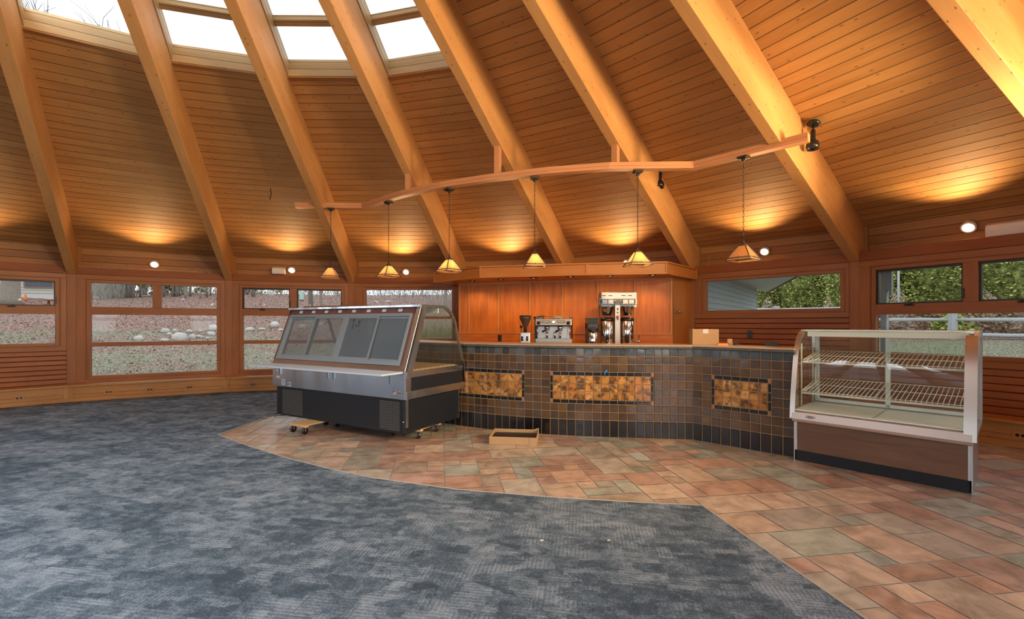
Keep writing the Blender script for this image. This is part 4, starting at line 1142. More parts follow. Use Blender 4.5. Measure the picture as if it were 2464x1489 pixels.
def brewer():
    x, y = px_pos(1485, 7.05)
    r = empty('twin_coffee_brewer', (x, y, .90), -.06, 'tall stainless twin coffee brewer with two urns and black control strip', 'coffee brewer')
    mb = MB(); mb.box(-.24, .305, .02, .36, .64, .88); mb.build('tank_housing', 'steel_dim', r, bevel=.005)
    mb = MB(); mb.box(-.29, .28, -.12, .03, .685, .775); mb.build('control_head', 'steel_dim', r, bevel=.004)
    mb = MB(); mb.box(-.283, .253, -.124, -.118, .694, .766); q = mb.build('control_strip', 'black', r)
    text('lettering', 'FETCO', .040, 'white_pl', Matrix.Translation((-.01, -.1255, .74)) @ Matrix.Rotation(PI/2, 4, 'X'), q)
    text('lettering', 'Extractor', .016, 'white_pl', Matrix.Translation((-.01, -.1255, .712)) @ Matrix.Rotation(PI/2, 4, 'X'), q)
    mb = MB()
    for sx in (-.205, -.115, .105, .195): mb.box(sx-.038, sx+.038, -.1265, -.1235, .70, .757)
    mb.build('button_panel', 'steel_dim', r)
    mb = MB()
    for sx in (-.20, -.10, .10, .20): mb.box(sx-.03, sx+.03, .017, .021, .825, .835)
    mb.build('vent_slot', 'dark', r)
    mb = MB(); mb.box(-.045, .035, -.07, .02, .0, .70); mb.build('center_column', 'steel_dim', r, bevel=.003)
    mb = MB(); mb.box(-.03, .02, -.073, -.07, .52, .69); mb.build('switch_plate', 'steel_dim', r)
    mb = MB(); mb.box(-.015, .005, -.077, -.072, .60, .635); mb.box(-.015, .005, -.077, -.072, .55, .575); mb.build('switch', 'black', r)
    mb = MB(); mb.tube([(-.005, -.07, .50), (-.005, -.11, .48), (-.005, -.115, .45)], .01, 8); mb.box(-.018, .008, -.125, -.09, .49, .515); mb.build('hot_water_tap', plain('red_tap', (.55, .03, .03), .35), r)
    mb = MB(); mb.box(-.28, .28, .05, .08, .64, .68); mb.box(-.24, .28, .1, .3, 0, .03); mb.build('frame_plate', 'black', r)
    for s, sx in ((-1, -.155), (1, .155)):
        mb = MB(); mb.lathe([(.07, .52), (.095, .64), (.105, .65), (.105, .66)], o=(sx, 0, 0), n=24); b = mb.build('brew_basket', 'chrome', r)
        mb = MB(); mb.box(sx-.022, sx+.018, -.125, -.085, .54, .66); mb.build('basket_handle', 'black', b, bevel=.004)
        mb = MB(); mb.lathe([(.095, .02), (.10, .03), (.10, .43), (.096, .44)], o=(sx, 0, 0), n=28); u = mb.build('urn', 'chrome', r)
        mb = MB(); mb.lathe([(.10, .435), (.104, .44), (.104, .475), (.08, .49)], o=(sx, 0, 0), n=28); mb.build('urn_lid', 'black', u)
        mb = MB(); mb.lathe([(.09, .0), (.095, .02)], o=(sx, 0, 0), n=24); mb.build('urn_base', 'black', u)
        mb = MB(); a = Vector((sx, -.10, .10)) if s < 0 else Vector((sx+.08, -.06, .13)); d = Vector((0, -1, 0)) if s < 0 else Vector((1, -.25, 0)).normalized()
        mb.tube([a, a+d*.07], .012, 8); mb.lathe([(.017, -.035), (.017, .02)], o=a+d*.08, n=10); mb.build('faucet', 'steel', u)
        mb = MB(); mb.tube([a+d*.08+Vector((0, 0, .02)), a+d*.08+Vector((0, 0, .06))], .005, 6); mb.sphere(a+d*.08+Vector((0, 0, .075)), .013, 5); mb.build('faucet_lever', 'black', u)
        mb = MB(); hx = sx-.105 if s < 0 else sx+.05; hy = 0 if s < 0 else -.095
        mb.tube([(hx, hy, .38), (hx-(.03 if s < 0 else 0), hy-(.0 if s < 0 else .03), .36), (hx-(.03 if s < 0 else 0), hy-(.0 if s < 0 else .03), .28), (hx, hy, .26)], .011, 8); mb.build('handle', 'black', u)
        mb = MB(); mb.tube([(sx+.02, -.103, .10), (sx+.02, -.104, .36)], .006, 6); mb.build('sight_glass', 'white_pl', u)
brewer()
# power outlets
def outlet(Mx, lab, dark=False, wood_=True, grp=None):
    r = empty('power_outlet', label=lab, cat='power outlet', group=grp, mat=Mx)
    mb = MB()
    if wood_: mb.box(-.058, .058, -.006, 0, -.036, .036)
    else: mb.box(-.036, .036, -.006, 0, -.058, .058)
    mb.build('cover_plate', 'black' if dark else 'bench', r, bevel=.002)
    for s in (-1, 1):
        mb = MB(); c = (s*.021, 0, 0) if wood_ else (0, 0, s*.021)
        mb.lathe([(.0155, .006), (.0155, .009)], o=c, ax=(0, -1, 0), n=14); mb.build('receptacle', 'black' if wood_ else 'bronze', r)
gp = 'wooden outlet plates along the bench front'
for k, x, lab in ((-1, 1.663, 'wooden outlet plate at the far left end of the bench front'), (0, .536, 'wooden outlet plate under the left part of the large window'), (0, 1.088, 'wooden outlet plate under the middle of the large window'),
                  (0, 1.657, 'wooden outlet plate under the right part of the large window'), (1, .496, 'wooden outlet plate on the bench front just left of the deli case')):
    outlet(bay_m(k) @ Matrix.Translation((x, -.272, .135)), lab, grp=gp)
outlet(bay_m(6) @ Matrix.Translation((1.60, -.272, .135)), 'wooden outlet plate on the bench front at the right edge of the picture', grp=gp)
outlet(bay_m(5) @ Matrix.Translation((.93, .012, EYE-.155)), 'black outlet on the slatted wall below the single high window', True, False)
t = (bw[1]-bw[0]).normalized(); q = bw[0]+t*.83; outlet(Matrix(((t.x, -t.y, 0, q.x+.012*t.y), (t.y, t.x, 0, q.y-.012*t.x), (0, 0, 1, 1.035), (0, 0, 0, 1))), 'black outlet on the cherry backsplash left of the coffee grinder', True, False)

# things on the bar top
def on_bar(px, t): return ((px-1232)/F_PX*t, t, ZBAR)
x, y, z = on_bar(1697, 5.33)
r = empty('cardboard_box', (x, y, z), -.20, 'closed cardboard box with black lettering on the right part of the bar top', 'box')
mb = MB(); mb.box(-.145, .145, -.02, .20, 0, .18); mb.build('carton', 'cardboard', r, bevel=.003)
mb = MB(); mb.box(-.03, .03, -.0215, .03, .13, .1805); mb.box(-.03, .03, -.02, .20, .1802, .181); mb.build('packing_tape', plain('shiny_tape', (.62, .45, .26), .2), r)
Rt = Matrix.Translation((.1456, .09, .13)) @ Matrix.Rotation(PI/2, 4, 'Z') @ Matrix.Rotation(PI/2, 4, 'X')
text('lettering', 'Schneider', .050, 'black', Rt, r); text('lettering', 'Electric', .040, 'black', Matrix.Translation((0, 0, -.055)) @ Rt, r)
x, y, z = on_bar(1739, 5.12)
r = empty('small_carton', (x, y, z), -.3, 'flat orange and yellow carton beside the cardboard box', 'box')
mb = MB(); mb.box(-.055, .055, -.03, .03, 0, .014); mb.build('lower_carton', plain('yellow_card', (.75, .35, .06), .5), r); mb = MB(); mb.box(-.054, .05, -.028, .03, .014, .027); mb.build('upper_carton', plain('orange_card', (.75, .12, .03), .5), r)
x, y, z = on_bar(1759, 5.2)
mb = MB(); mb.box(-.026, .026, 0, .03, 0, .025); mb.box(-.026, .03, .03, .036, 0, .07); o = mb.build('card_display', 'cardboard'); o.location = (x, y, z); tag(o, 'small open grey-brown carton with raised flap on the bar top', 'box')
x, y, z = on_bar(1771, 5.15)
mb = MB(); mb.box(-.022, .022, -.02, .02, 0, .02); mb.box(-.03, .02, -.01, .012, .02, .03); o = mb.build('black_gadget', 'black', bevel=.003); o.location = (x, y, z); tag(o, 'small black gadget lying right of the little cartons on the bar top', 'gadget')
x, y, z = on_bar(1856, 4.95)
mb = MB(); mb.box(-.065, .065, -.03, .03, 0, .046); o = mb.build('dark_block', 'bronze', bevel=.003); o.location = (x, y, z); o.rotation_euler = (0, 0, -.5); tag(o, 'low dark rectangular block near the right end of the bar top', 'block')

# ------------------------------------------------------------ steel deli case on dollies
def deli():
    yaw = .521; L_, D = 2.289, 1.086; zf0, zf1, bt, zt, bm = .488, .784, .253, 1.503, .607
    # local x: from the near right end (0) to the far left end (-L); local y: away from the room
    r = empty('deli_display_case', (-1.124, 4.775, 0), -yaw, 'large stainless steel and black refrigerated deli case with slanted sliding glass doors', 'display case')
    mb = MB(); mb.box(-L_+.03, -.055, .05, 1.0, .116, .52); mb.build('base_cabinet', 'black_panel', r, bevel=.004)
    mb = MB(); mb.box(-.056, -.045, .11, 1.0, .18, .47); mb.build('base_side_panel', 'black_panel', r)
    mb = MB(); mb.box(-.060, -.040, .06, .10, .18, .49); mb.box(-.058, -.042, 1.0, 1.02, .12, .49); mb.build('corner_trim', 'steel', r)
    mb = MB(); mb.box(-L_+.035, -.0556, .04, .05, .116, .485); mb.build('front_panel', 'black_panel', r, bevel=.002)
    for x0, x1 in ((-L_+.16, -L_+.56), (-.40, -.11)):
        g = MB(); g.m = 0; g.box(x0, x1, .0385, .0395, .14, .455); 
        g.m = 1
        n = 13
        for i in range(n): z = .15+i*(.295/(n-1)); g.box(x0, x1, .034, .0385, z-.0022, z+.0022)
        k = int((x1-x0)/.0125)
        for i in range(k+1): xx = x0+(x1-x0)*i/k; g.box(xx-.0012, xx+.0012, .036, .0385, .14, .455)
        g.build('vent_grille', ['dark', 'steel_matte'] if 0 else ['dark', plain('grille_wire', (.16, .16, .16), .5, .6)], r)
    mb = MB()
    for x, z in ((-1.55, .41), (-1.5, .2), (-.07, .15), (-.07, .38), (-2.2, .4), (-2.2, .2)): mb.lathe([(.006, 0), (.006, .004), (0, .005)], o=(x, .04, z), ax=(0, -1, 0), n=8)
    mb.build('screw', 'dark', r)
    # steel belt
    mb = MB(); mb.box(-L_, 0, 0, D-.10, zf0, zf1-.002, (1, 0, 0)); mb.build('steel_belt', 'steel', r, bevel=.006)
    mb = MB(); mb.box(0, .006, .09, 1.0, zf0+.085, zf1-.07); mb.build('belt_side_panel', 'black_panel', r)
    mb = MB(); mb.box(-.001, .010, .02, D-.02, zf0, zf0+.083, (0, 1, 0)); mb.box(-.001, .010, .02, D-.07, zf1-.068, zf1-.002, (0, 1, 0)); mb.box(-.001, .008, .0, .09, zf0, zf1-.002); mb.build('belt_side_trim', 'steel', r, bevel=.002)
    # interior deck
    mb = MB(); mb.box(-L_+.03, -.03, .06, D-.12, zf1-.01, zf1+.0); 
    for i in range(22): y = .10+i*.038; mb.box(-L_+.05, -.04, y, y+.018, zf1, zf1+.012)
    mb.build('deck_grille', plain('tan_deck', (.50, .36, .20), .5), r)
    # slanted rear wall with two pairs of sliding doors. Slope frame: s along the slope, x along the case
    H = zt-.03-zf1; ln = math.hypot(H, bt); ty, tz = bt/ln, H/ln
    S_ = Matrix(((1, 0, 0, 0), (0, ty, -tz, 0), (0, tz, ty, zf1), (0, 0, 0, 1)))   # (x, s, out) -> local ; out = normal toward -y/up
    S_ = Matrix(((1, 0, 0, 0), (0, -tz, ty, .0), (0, ty, tz, zf1), (0, 0, 0, 1)))  # (x, out, s)
    def sb(mb, x0, x1, o0, o1, s0, s1): mb.box(x0, x1, o0, o1, s0, s1)
    mb = MB(); mb.T = S_; sb(mb, -L_, -L_+.055, -.03, .0, 0, ln); sb(mb, -.09, -.055, -.03, .0, 0, ln); sb(mb, -L_, -.05, -.03, .0, ln-.075, ln); mb.build('worn_frame', 'red_stain', r)
    mb = MB(); mb.T = S_; sb(mb, -.056, .004, -.035, .004, 0, ln); sb(mb, -L_, -.05, -.03, .001, 0, .06); mb.build('slanted_post', 'steel', r, bevel=.003)
    mb = MB()
    for xx in (-.004, -L_+.002): mb.prism([(.0, zf1), (.125, zf1), (bt+.10, zt-.03), (bt, zt-.03)], xx, xx+.008, ax=0)
    mb.build('end_plate', 'steel', r)
    xm = -1.13
    for (xa, xb) in ((-L_+.055, xm), (xm, -.09)):
        f = MB(); f.T = S_; w = .032; a, b = .06, ln-.075
        for q in ((xa, xa+w, a, b), (xb-w, xb, a, b), (xa+w, xb-w, a, a+w+.012), (xa+w, xb-w, b-w, b)): sb(f, q[0], q[1], -.022, .016, q[2], q[3])
        fo = f.build('door_frame', 'alu', r, bevel=.002)
        m_ = (xa+xb)/2
        left = xa < -1.2
        for (p0, p1, lo, front_) in ((xa+w, m_+.03, -.018, not left), (m_-.03, xb-w, -.018, left)):
            ob = .004 if front_ else -.014
            d = MB(); d.T = S_; ww = .024; a2, b2 = a+w+.012, b-w
            for q in ((p0, p0+ww, a2, b2), (p1-ww, p1, a2, b2), (p0+ww, p1-ww, a2, a2+ww), (p0+ww, p1-ww, b2-ww, b2)): sb(d, q[0], q[1], ob-.006, ob+.008, q[2], q[3])
            do = d.build('sliding_door', 'alu', fo)
            g = MB(); g.T = S_; sb(g, p0+ww, p1-ww, ob-.001, ob+.002, a2+ww, b2-ww); g.build('glass', 'door_glass_clear' if left else 'door_glass', do)
    # dark smears on the third door
    mb = MB(); mb.T = S_
    for (x, s, w, h) in ((-1.0, .56, .035, .10), (-.985, .47, .02, .08), (-.90, .55, .045, .03), (-.93, .50, .03, .03), (-.89, .50, .02, .05), (-.86, .44, .012, .012), (-.84, .445, .012, .012), (-.88, .40, .014, .014)):
        mb.box(x, x+w*.6, .0065, .0068, s, s+h*.8)
    sm = mb.build('dried_glue_marks', 'dark', r)
    # flat top
    mb = MB(); mb.box(-L_, 0, bt-.03, bm+.03, zt-.03, zt, (1, 0, 0)); mb.build('top_panel', 'steel', r, bevel=.004)
    mb = MB(); mb.T = S_
    for i in range(8): x = -L_+.22+i*.25; mb.box(x, x+.06, .001, .004, ln-.05, ln-.018)
    mb.build('shelf_tab', 'white_board', r)
    # curved front (far side) profile and end frames
    prof = [(bm, zt)]
    for i in range(1, 13):
        t = i/12*PI/2*.92
        prof.append((bm+.30*math.sin(t), zt-.30*(1-math.cos(t))))
    prof += [(bm+.37, 1.05), (D-.02, .80), (D+.02, .50)]
    inner = [(y-.028*(1 if i > 6 else .4), z-.03*(1 if i < 9 else .2)) for i, (y, z) in enumerate(prof)]
    for xx in (0, -L_+.02):
        mb = MB()
        for i in range(len(prof)-1):
            a, b, c, d = prof[i], prof[i+1], inner[i+1], inner[i]
            X0, X1 = xx-.022, xx+.006
            mb.face([(X1, *a), (X1, *d), (X1, *c), (X1, *b)]); mb.face([(X0, *a), (X0, *b), (X0, *c), (X0, *d)])
            mb.face([(X0, *a), (X1, *a), (X1, *b), (X0, *b)]); mb.face([(X0, *d), (X0, *c), (X1, *c), (X1, *d)])
        mb.box(xx-.022, xx+.006, bt, bm, zt-.03, zt); mb.box(xx-.022, xx+.006, D-.04, D+.03, zf0-.01, zf0+.03)
        mb.build('end_frame', 'steel', r)
    mb = MB()
    for i in range(1, len(prof)-2):
        a, b = inner[i], inner[i+1]; mb.face([(-L_+.02, *a), (-.02, *a), (-.02, *b), (-L_+.02, *b)], smooth=True)
    mb.build('curved_glass', 'side_glass', r)
    for xx in (-.008, -L_+.01):
        poly = [(.03, zf1), (D-.06, zf1)]+[p for p in inner[::-1][2:]]+[(bt, zt-.03)]
        mb = MB(); mb.face([(xx, *p) for p in poly]); mb.build('side_glass', 'side_glass', r)
    # folding white work boards on brackets
    for x0, x1 in ((-L_-.0, -1.16), (-1.155, -.02)):
        mb = MB(); mb.box(x0, x1, -.31, -.005, zf1-.018, zf1+.0); mb.build('cutting_board', 'white_board', r, bevel=.003)
    mb = MB()
    for x in (-L_+.17, -1.20, -1.10, -.20): mb.prism([(-.02, zf1-.02), (-.0, zf1-.02), (-.0, zf1-.14), (-.012, zf1-.14)], x-.012, x+.012, ax=0); mb.prism([(-.26, zf1-.02), (-.0, zf1-.02), (-.0, zf1-.05)], x-.003, x+.003, ax=0)
    mb.build('shelf_bracket', 'chrome', r)
    # stickers
    stick = plain('sticker', (.70, .72, .74), .4); mb = MB()
    for x, z, w, h in ((-2.18, .69, .03, .03), (-2.17, .61, .07, .03), (-2.06, .55, .07, .075), (-1.94, .53, .06, .05)): mb.box(x-w/2, x+w/2, -.0012, -.0004, z-h/2, z+h/2)
    mb.build('sticker', stick, r)
    mb = MB()
    for i in range(5): mb.box(-2.085, -2.035, -.0016, -.0012, .525+i*.012, .530+i*.012)
    for i in range(3): mb.box(-1.965+i*.016, -1.955+i*.016, -.0016, -.0012, .515, .545)
    mb.build('sticker_print', 'black', r)
    mb = MB(); mb.box(-.165, -.125, -.0012, -.0004, .535, .575); q = mb.build('sticker', stick, r); q['label'] = 'small flag sticker with red stripes'
    mb = MB()
    for i in range(4): mb.box(-.165, -.125, -.0016, -.0012, .535+i*.011, .5405+i*.011)
    mb.build('red_stripe', plain('flag_red', (.5, .03, .04), .5), q)
    mb = MB(); mb.box(-.165, -.147, -.0020, -.0016, .555, .575); mb.build('blue_canton', plain('flag_blue', (.03, .04, .25), .5), q)
    mb = MB(); mb.lathe([(.022, .0), (.022, .001)], o=(-.07, 0, .555), ax=(0, -1, 0), n=18); q = mb.build('sticker', plain('gold_sticker', (.42, .34, .10), .5), r); q['label'] = 'round gold sticker'
    mb = MB(); mb.box(-.088, -.052, -.0018, -.0012, .549, .561); mb.build('sticker_band', 'black', q)
    mb = MB(); mb.lathe([(.008, 0), (.006, .012), (0, .013)], o=(-.058, .045, .245), ax=(0, -1, 0), n=8); mb.build('lock', 'chrome', r)
    # inner pale frame rail at the top of the far side
    mb = MB(); mb.box(-L_+.03, -.03, bm-.03, bm-.01, zt-.09, zt-.035); mb.build('light_channel', 'white_metal', r)
    # loose strips lying on top
    c, s_ = math.cos(-yaw), math.sin(-yaw)
    def W_(x, y, z): return (-1.124+x*c-y*s_, 4.775+x*s_+y*c, z)
    mb = MB(); mb.box(-.55, .55, -.03, .03, 0, .022); o = mb.build('loose_trim_strip', 'red_stain'); o.location = W_(-1.62, .42, zt+.001); o.rotation_euler = (0, 0, -yaw+.05); tag(o, 'long worn brown metal strip lying on top of the deli case', 'metal strip')
    mb = MB(); mb.box(-.35, .35, -.02, .02, 0, .018); o = mb.build('loose_trim_strip', 'steel_matte'); o.location = W_(-1.33, .50, zt+.001); o.rotation_euler = (0, 0, -yaw+.02); tag(o, 'shorter grey metal strip lying on top of the deli case', 'metal strip')
    return W_
DW = deli()
def dolly(loc, rz, w, d, lab, top):
    r = empty('furniture_dolly', (*loc, 0), rz, lab, 'dolly', 'wheeled dollies under the deli case')
    n = 6; mb = MB()
    for i in range(n): a = -w/2+i*w/n; mb.box(a+.004, a+w/n-.006, -d/2, d/2, top-.014, top, (0, 1, 0))
    mb.build('slat', 'dolly', r, bevel=.002)
    mb = MB(); mb.box(-w/2, w/2, -d/2, -d/2+.045, top-.03, top-.014); mb.box(-w/2, w/2, d/2-.045, d/2, top-.03, top-.014); mb.build('cross_board', 'dolly', r, bevel=.002)
    for sx in (-1, 1):
        for sy in (-1, 1):
            cx, cy = sx*(w/2-.04), sy*(d/2-.025); R_ = (top-.031)/2
            mb = MB(); mb.lathe([(.0, -.010), (R_*.75, -.011), (R_, -.007), (R_, .007), (R_*.75, .011), (0, .010)], o=(cx, cy, R_), ax=(1, .15, 0), n=18); wh = mb.build('caster_wheel', 'black', r)
            mb = MB(); mb.box(cx-.018, cx+.018, cy-.018, cy+.018, top-.034, top-.030)
            for s in (-1, 1): mb.prism([(cy-.014, top-.03), (cy+.014, top-.03), (cy+.006, R_-.006), (cy-.006, R_-.006)], cx+s*.013-.001, cx+s*.013+.001, ax=0)
            mb.lathe([(.007, -.016), (.007, .016)], o=(cx, cy, R_), ax=(1, 0, 0), n=8)
            mb.build('caster_fork', 'chrome', wh)
yaw = .521
x, y, _ = DW(-1.49, .05, 0); dolly((x, y), -yaw-.02, .30, .50, 'wooden dolly whose slatted end sticks out under the front of the deli case', .115)
x, y, _ = DW(-.30, .50, 0); dolly((x, y), -yaw+.12, .44, .42, 'wooden dolly under the near right end of the deli case', .115)
x, y, _ = DW(-1.8, .75, 0); dolly((x, y), -yaw+.1, .46, .38, 'dolly mostly hidden under the far left end of the deli case', .115)
mb = MB(); pts = []
for i in range(30):
    t = i/29*2*PI*1.4; pts.append((-3.22+.14*math.cos(t)*(1-i*.008), 6.43+.09*math.sin(t), .014+.002*i/10))
pts += [(-3.0, 6.42, .03), (-2.95, 6.40, .10)]
mb.tube(pts, .006, 6); tag(mb.build('extension_cord', 'black'), 'looped black power cord on the tiles at the left foot of the deli case', 'cord')
# open cardboard tray
r = empty('cardboard_tray', (.03, 5.03, 0), -.12, 'shallow open cardboard tray holding a black sheet in front of the bar', 'box')
w, d, h = .255, .19, .085
mb = MB(); mb.box(-w, w, -d, d, .001, .005); mb.box(-w, w, -d, -d+.005, 0, h); mb.box(-w, w, d-.005, d, 0, h); mb.box(-w, -w+.005, -d, d, 0, h); mb.box(w-.005, w, -d, d, 0, h+.005)
mb.box(w-.075, w+.003, -d-.004, -d, .0, h+.0); mb.prism([(w-.06, h), (w, h), (w, h+.02)], d-.005, d, ax=1); mb.build('tray', 'cardboard', r)
mb = MB(); mb.box(-w+.02, w-.02, -d+.02, d-.02, h-.045, h-.035); o = mb.build('black_sheet', 'black_panel', r)
mb = MB(); mb.box(-w+.03, w-.03, -d+.03, d-.03, .005, h-.045); mb.build('inner_pad', 'cardboard', r)
# scraps on the carpet
for x, y, lab, c in ((.165, 2.68, 'small white paper scrap on the carpet, left one', (.8, .78, .75)), (.56, 2.68, 'small pale scrap on the carpet, right one', (.7, .55, .4))):
    mb = MB(); mb.prism([(0, 0), (.02, .003), (.022, .012), (.004, .012)], .0095, .013, ax=2); o = mb.build('paper_scrap', plain('scrap', c, .7)); o.location = (x, y, 0); tag(o, lab, 'scrap')

# ------------------------------------------------------------ glass bakery case on the right
def bakery():
    FL, FR = Vector((2.68, 4.32)), Vector((3.47, 3.44)); t = (FR-FL).normalized(); L_ = (FR-FL).length; D = .70
    rz_ = math.atan2(t.y, t.x)
    r = empty('bakery_display_case', (FL.x, FL.y, 0), rz_, 'curved glass bakery display case with wire shelves and walnut base', 'display case')
    # local x along the front, y back
    mb = MB(); mb.box(.01, L_-.01, .012, D, 0, .10); mb.build('kick_plate', 'black_panel', r)
    mb = MB(); mb.box(.02, L_-.02, .0, D, .10, .37, (1, 0, 0)); mb.build('walnut_base', 'walnut', r)
    mb = MB(); mb.box(.0, .02, -.002, D, .10, .37); mb.box(L_-.02, L_, -.002, D, .10, .37); mb.box(L_-.001, L_+.004, .0, D, 0, .38); mb.box(-.004, .001, .0, D, 0, .38); mb.build('side_trim', 'steel_matte', r)
    ov = .03
    mb = MB(); mb.prism([(-.05, .375), (-.055, .40), (-.04, .465), (-.01, .475), (D, .475), (D, .37), (-.04, .37)], -ov+.02, L_+ov-.02, ax=0, g=(1, 0, 0)); mb.build('front_fascia', plain('warm_steel', (.58, .50, .46), .3, .95), r, bevel=.003)
    q = r
    b = MB(); b.T = Matrix.Translation((.14, -.052, .432)); b.prism([(-.042, -.0), (-.034, .011), (.034, .011), (.042, 0), (.034, -.011), (-.034, -.011)], -.004, .0, ax=1); bo = b.build('maker_badge', 'chrome', r)
    b = MB(); b.lathe([(.014, .0), (.014, .001)], o=(.14, -.0563, .432), ax=(0, -1, 0), n=20); b.v = [((x-.14)*1.7+.14, y, (z-.432)*.85+.432) for x, y, z in b.v]; b.build('badge_field', plain('badge_blue', (.03, .03, .12), .4), bo)
    text('lettering', 'FEDERAL', .019, 'white_pl', Matrix.Translation((.14, -.0578, .432)) @ Matrix.Rotation(PI/2, 4, 'X'), bo, sx=1.0)
    prof = [(-.045, .40), (-.035, .50), (-.012, .65), (.03, .85), (.06, .97), (.095, 1.07), (.14, 1.145), (.20, 1.195), (.28, 1.222), (.38, 1.23), (D-.02, 1.23)]
    th = .004
    inn = []
    for i, p in enumerate(prof):
        a = Vector(prof[max(i-1, 0)]); b = Vector(prof[min(i+1, len(prof)-1)]); tt = (b-a).normalized(); inn.append((p[0]+tt.y*.05, p[1]-tt.x*.05))
    for x0, x1 in ((-ov, -ov+.028), (L_+ov-.028, L_+ov)):
        mb = MB()
        for i in range(len(prof)-1):
            a, b, c, d = prof[i], prof[i+1], inn[i+1], inn[i]
            mb.face([(x1, *a), (x1, *d), (x1, *c), (x1, *b)][::-1]); mb.face([(x0, *a), (x0, *b), (x0, *c), (x0, *d)][::-1])
            mb.face([(x0, *a), (x1, *a), (x1, *b), (x0, *b)]); mb.face([(x0, *d), (x0, *c), (x1, *c), (x1, *d)])
        mb.box(x0, x1, D-.05, D, .475, 1.23); mb.box(x0, x1, -.0, D, .44, .475)
        mb.build('end_frame', plain('tan_steel', (.56, .52, .48), .32, .9), r)
    # front trim strips of the ends facing the room
    mb = MB()
    for x0, x1 in ((-ov+.0, .012), (L_-.012-.03, L_+ov)):
        for i in range(len(prof)-4):
            a, b = prof[i], prof[i+1]; mb.face([(x0, a[0]-.003, a[1]), (x1, a[0]-.003, a[1]), (x1, b[0]-.003, b[1]), (x0, b[0]-.003, b[1])], smooth=True)
    mb.build('corner_strip', plain('tan_steel', (.56, .52, .48), .32, .9), r)
    mb = MB()
    for i in range(1, len(prof)-2):
        a, b = prof[i], prof[i+1]; mb.face([(0, *a), (L_, *a), (L_, *b), (0, *b)], smooth=True)
    mb.build('curved_glass', 'case_glass', r)
    mb = MB(); mb.box(-ov, L_+ov, .30, D, 1.215, 1.232); mb.build('top_panel', plain('top_steel', (.60, .55, .48), .35, .9), r)
    mb = MB(); mb.box(.03, L_-.03, .28, .34, 1.165, 1.213); mb.build('lamp_housing', 'white_metal', r)
    for xx in (-ov+.014, L_+ov-.014):
        poly = [(.0, .475), (D-.04, .475), (D-.04, 1.21)]+[p for p in inn[::-1] if p[0] < D-.1 and p[1] > .5]
        mb = MB(); mb.face([(xx, *p) for p in poly]); mb.build('side_glass', 'case_glass', r)
    # deck, perforated rear edge
    mb = MB(); mb.box(0, L_, -.01, D-.03, .475, .482); do = mb.build('deck', plain('pale_deck', (.80, .92, .90), .35), r)
    mb = MB(); mb.box(L_/2-.001, L_/2+.001, .0, D-.10, .482, .4835); mb.m = 0
    for i in range(56): x = .04+i*(L_-.08)/55; mb.box(x-.0035, x+.0035, D-.10, D-.092, .482, .4832)
    mb.build('deck_slots', 'dark', do)
    # rear sliding doors
    mb = MB(); z0, z1 = .49, 1.20
    mb.box(0, L_, D-.05, D-.01, z1-.03, z1); mb.box(0, L_, D-.05, D-.01, z0, z0+.03)
    mb.box(0, .03, D-.05, D-.01, z0, z1); mb.box(L_-.03, L_, D-.05, D-.01, z0, z1); mb.box(L_/2-.02, L_/2+.015, D-.05, D-.01, z0, z1)
    ro = mb.build('rear_door_frame', 'white_metal', r, bevel=.002)
    for a, b in ((.03, L_/2-.02), (L_/2+.015, L_-.03)):
        mb = MB(); mb.box(a, b, D-.032, D-.028, z0+.03, z1-.03); mb.build('rear_door_glass', 'case_glass', ro)
    # wire shelves
    for z, y0, y1 in ((.945, .13, .60), (.655, .08, .61)):
        rise = .15
        for a, b in ((.035, L_/2-.005), (L_/2+.005, L_-.035)):
            mb = MB(); n = 17
            for i in range(n+1): x = a+(b-a)*i/n; mb.tube([(x, y0, z-.02), (x, y0, z), (x, y1, z+(y1-y0)*rise)], .0026, 5, caps=False)
            for y in (y0, (y0+y1)/2, y1): mb.tube([(a, y, z-.003+(y-y0)*rise), (b, y, z-.003+(y-y0)*rise)], .003, 5)
            mb.tube([(a, y0, z-.02), (b, y0, z-.02)], .003, 5)
            mb.build('wire_shelf', 'wire', r)
        mb = MB(); mb.box(.03, L_-.03, y0+.002, y0+.012, z-.030, z-.014); mb.build('shelf_rail', 'wire', r)
        mb = MB()
        for x in (.03, L_-.033): mb.prism([(y0, z-.006), (y1+.02, z+.06), (y1+.02, z+.02), (y0+.1, z-.02)], x-.002, x+.002, ax=0)
        mb.build('shelf_bracket', 'wire', r)
    # ladder standards at the ends
    mb = MB()
    for x in (.018, L_-.018):
        for y in (.14, .50):
            for dy in (-.012, .012): mb.tube([(x, y+dy, .50), (x, y+dy, 1.10)], .0025, 5)
            for i in range(26): mb.tube([(x, y-.012, .52+i*.022), (x, y+.012, .52+i*.022)], .0018, 4)
    mb.build('shelf_standard', 'wire', r)
    mb = MB(); mb.tube([(.03, .16, .64), (.05, .30, .66), (.06, .42, .70), (.03, .52, .78), (.02, .56, .84)], .006, 6); mb.build('lamp_cord', 'white_pl', r)
    mb = MB(); mb.box(L_+.004, L_+.007, .0, D, 0, .47); mb.box(-.007, -.004, 0, D, 0, .47); mb.build('side_skin', 'steel', r)
    mb = MB(); mb.box(L_+ov-.02, L_+ov+.002, D-.035, D+.0, .47, 1.235); mb.build('rear_post', 'steel', r)
bakery()

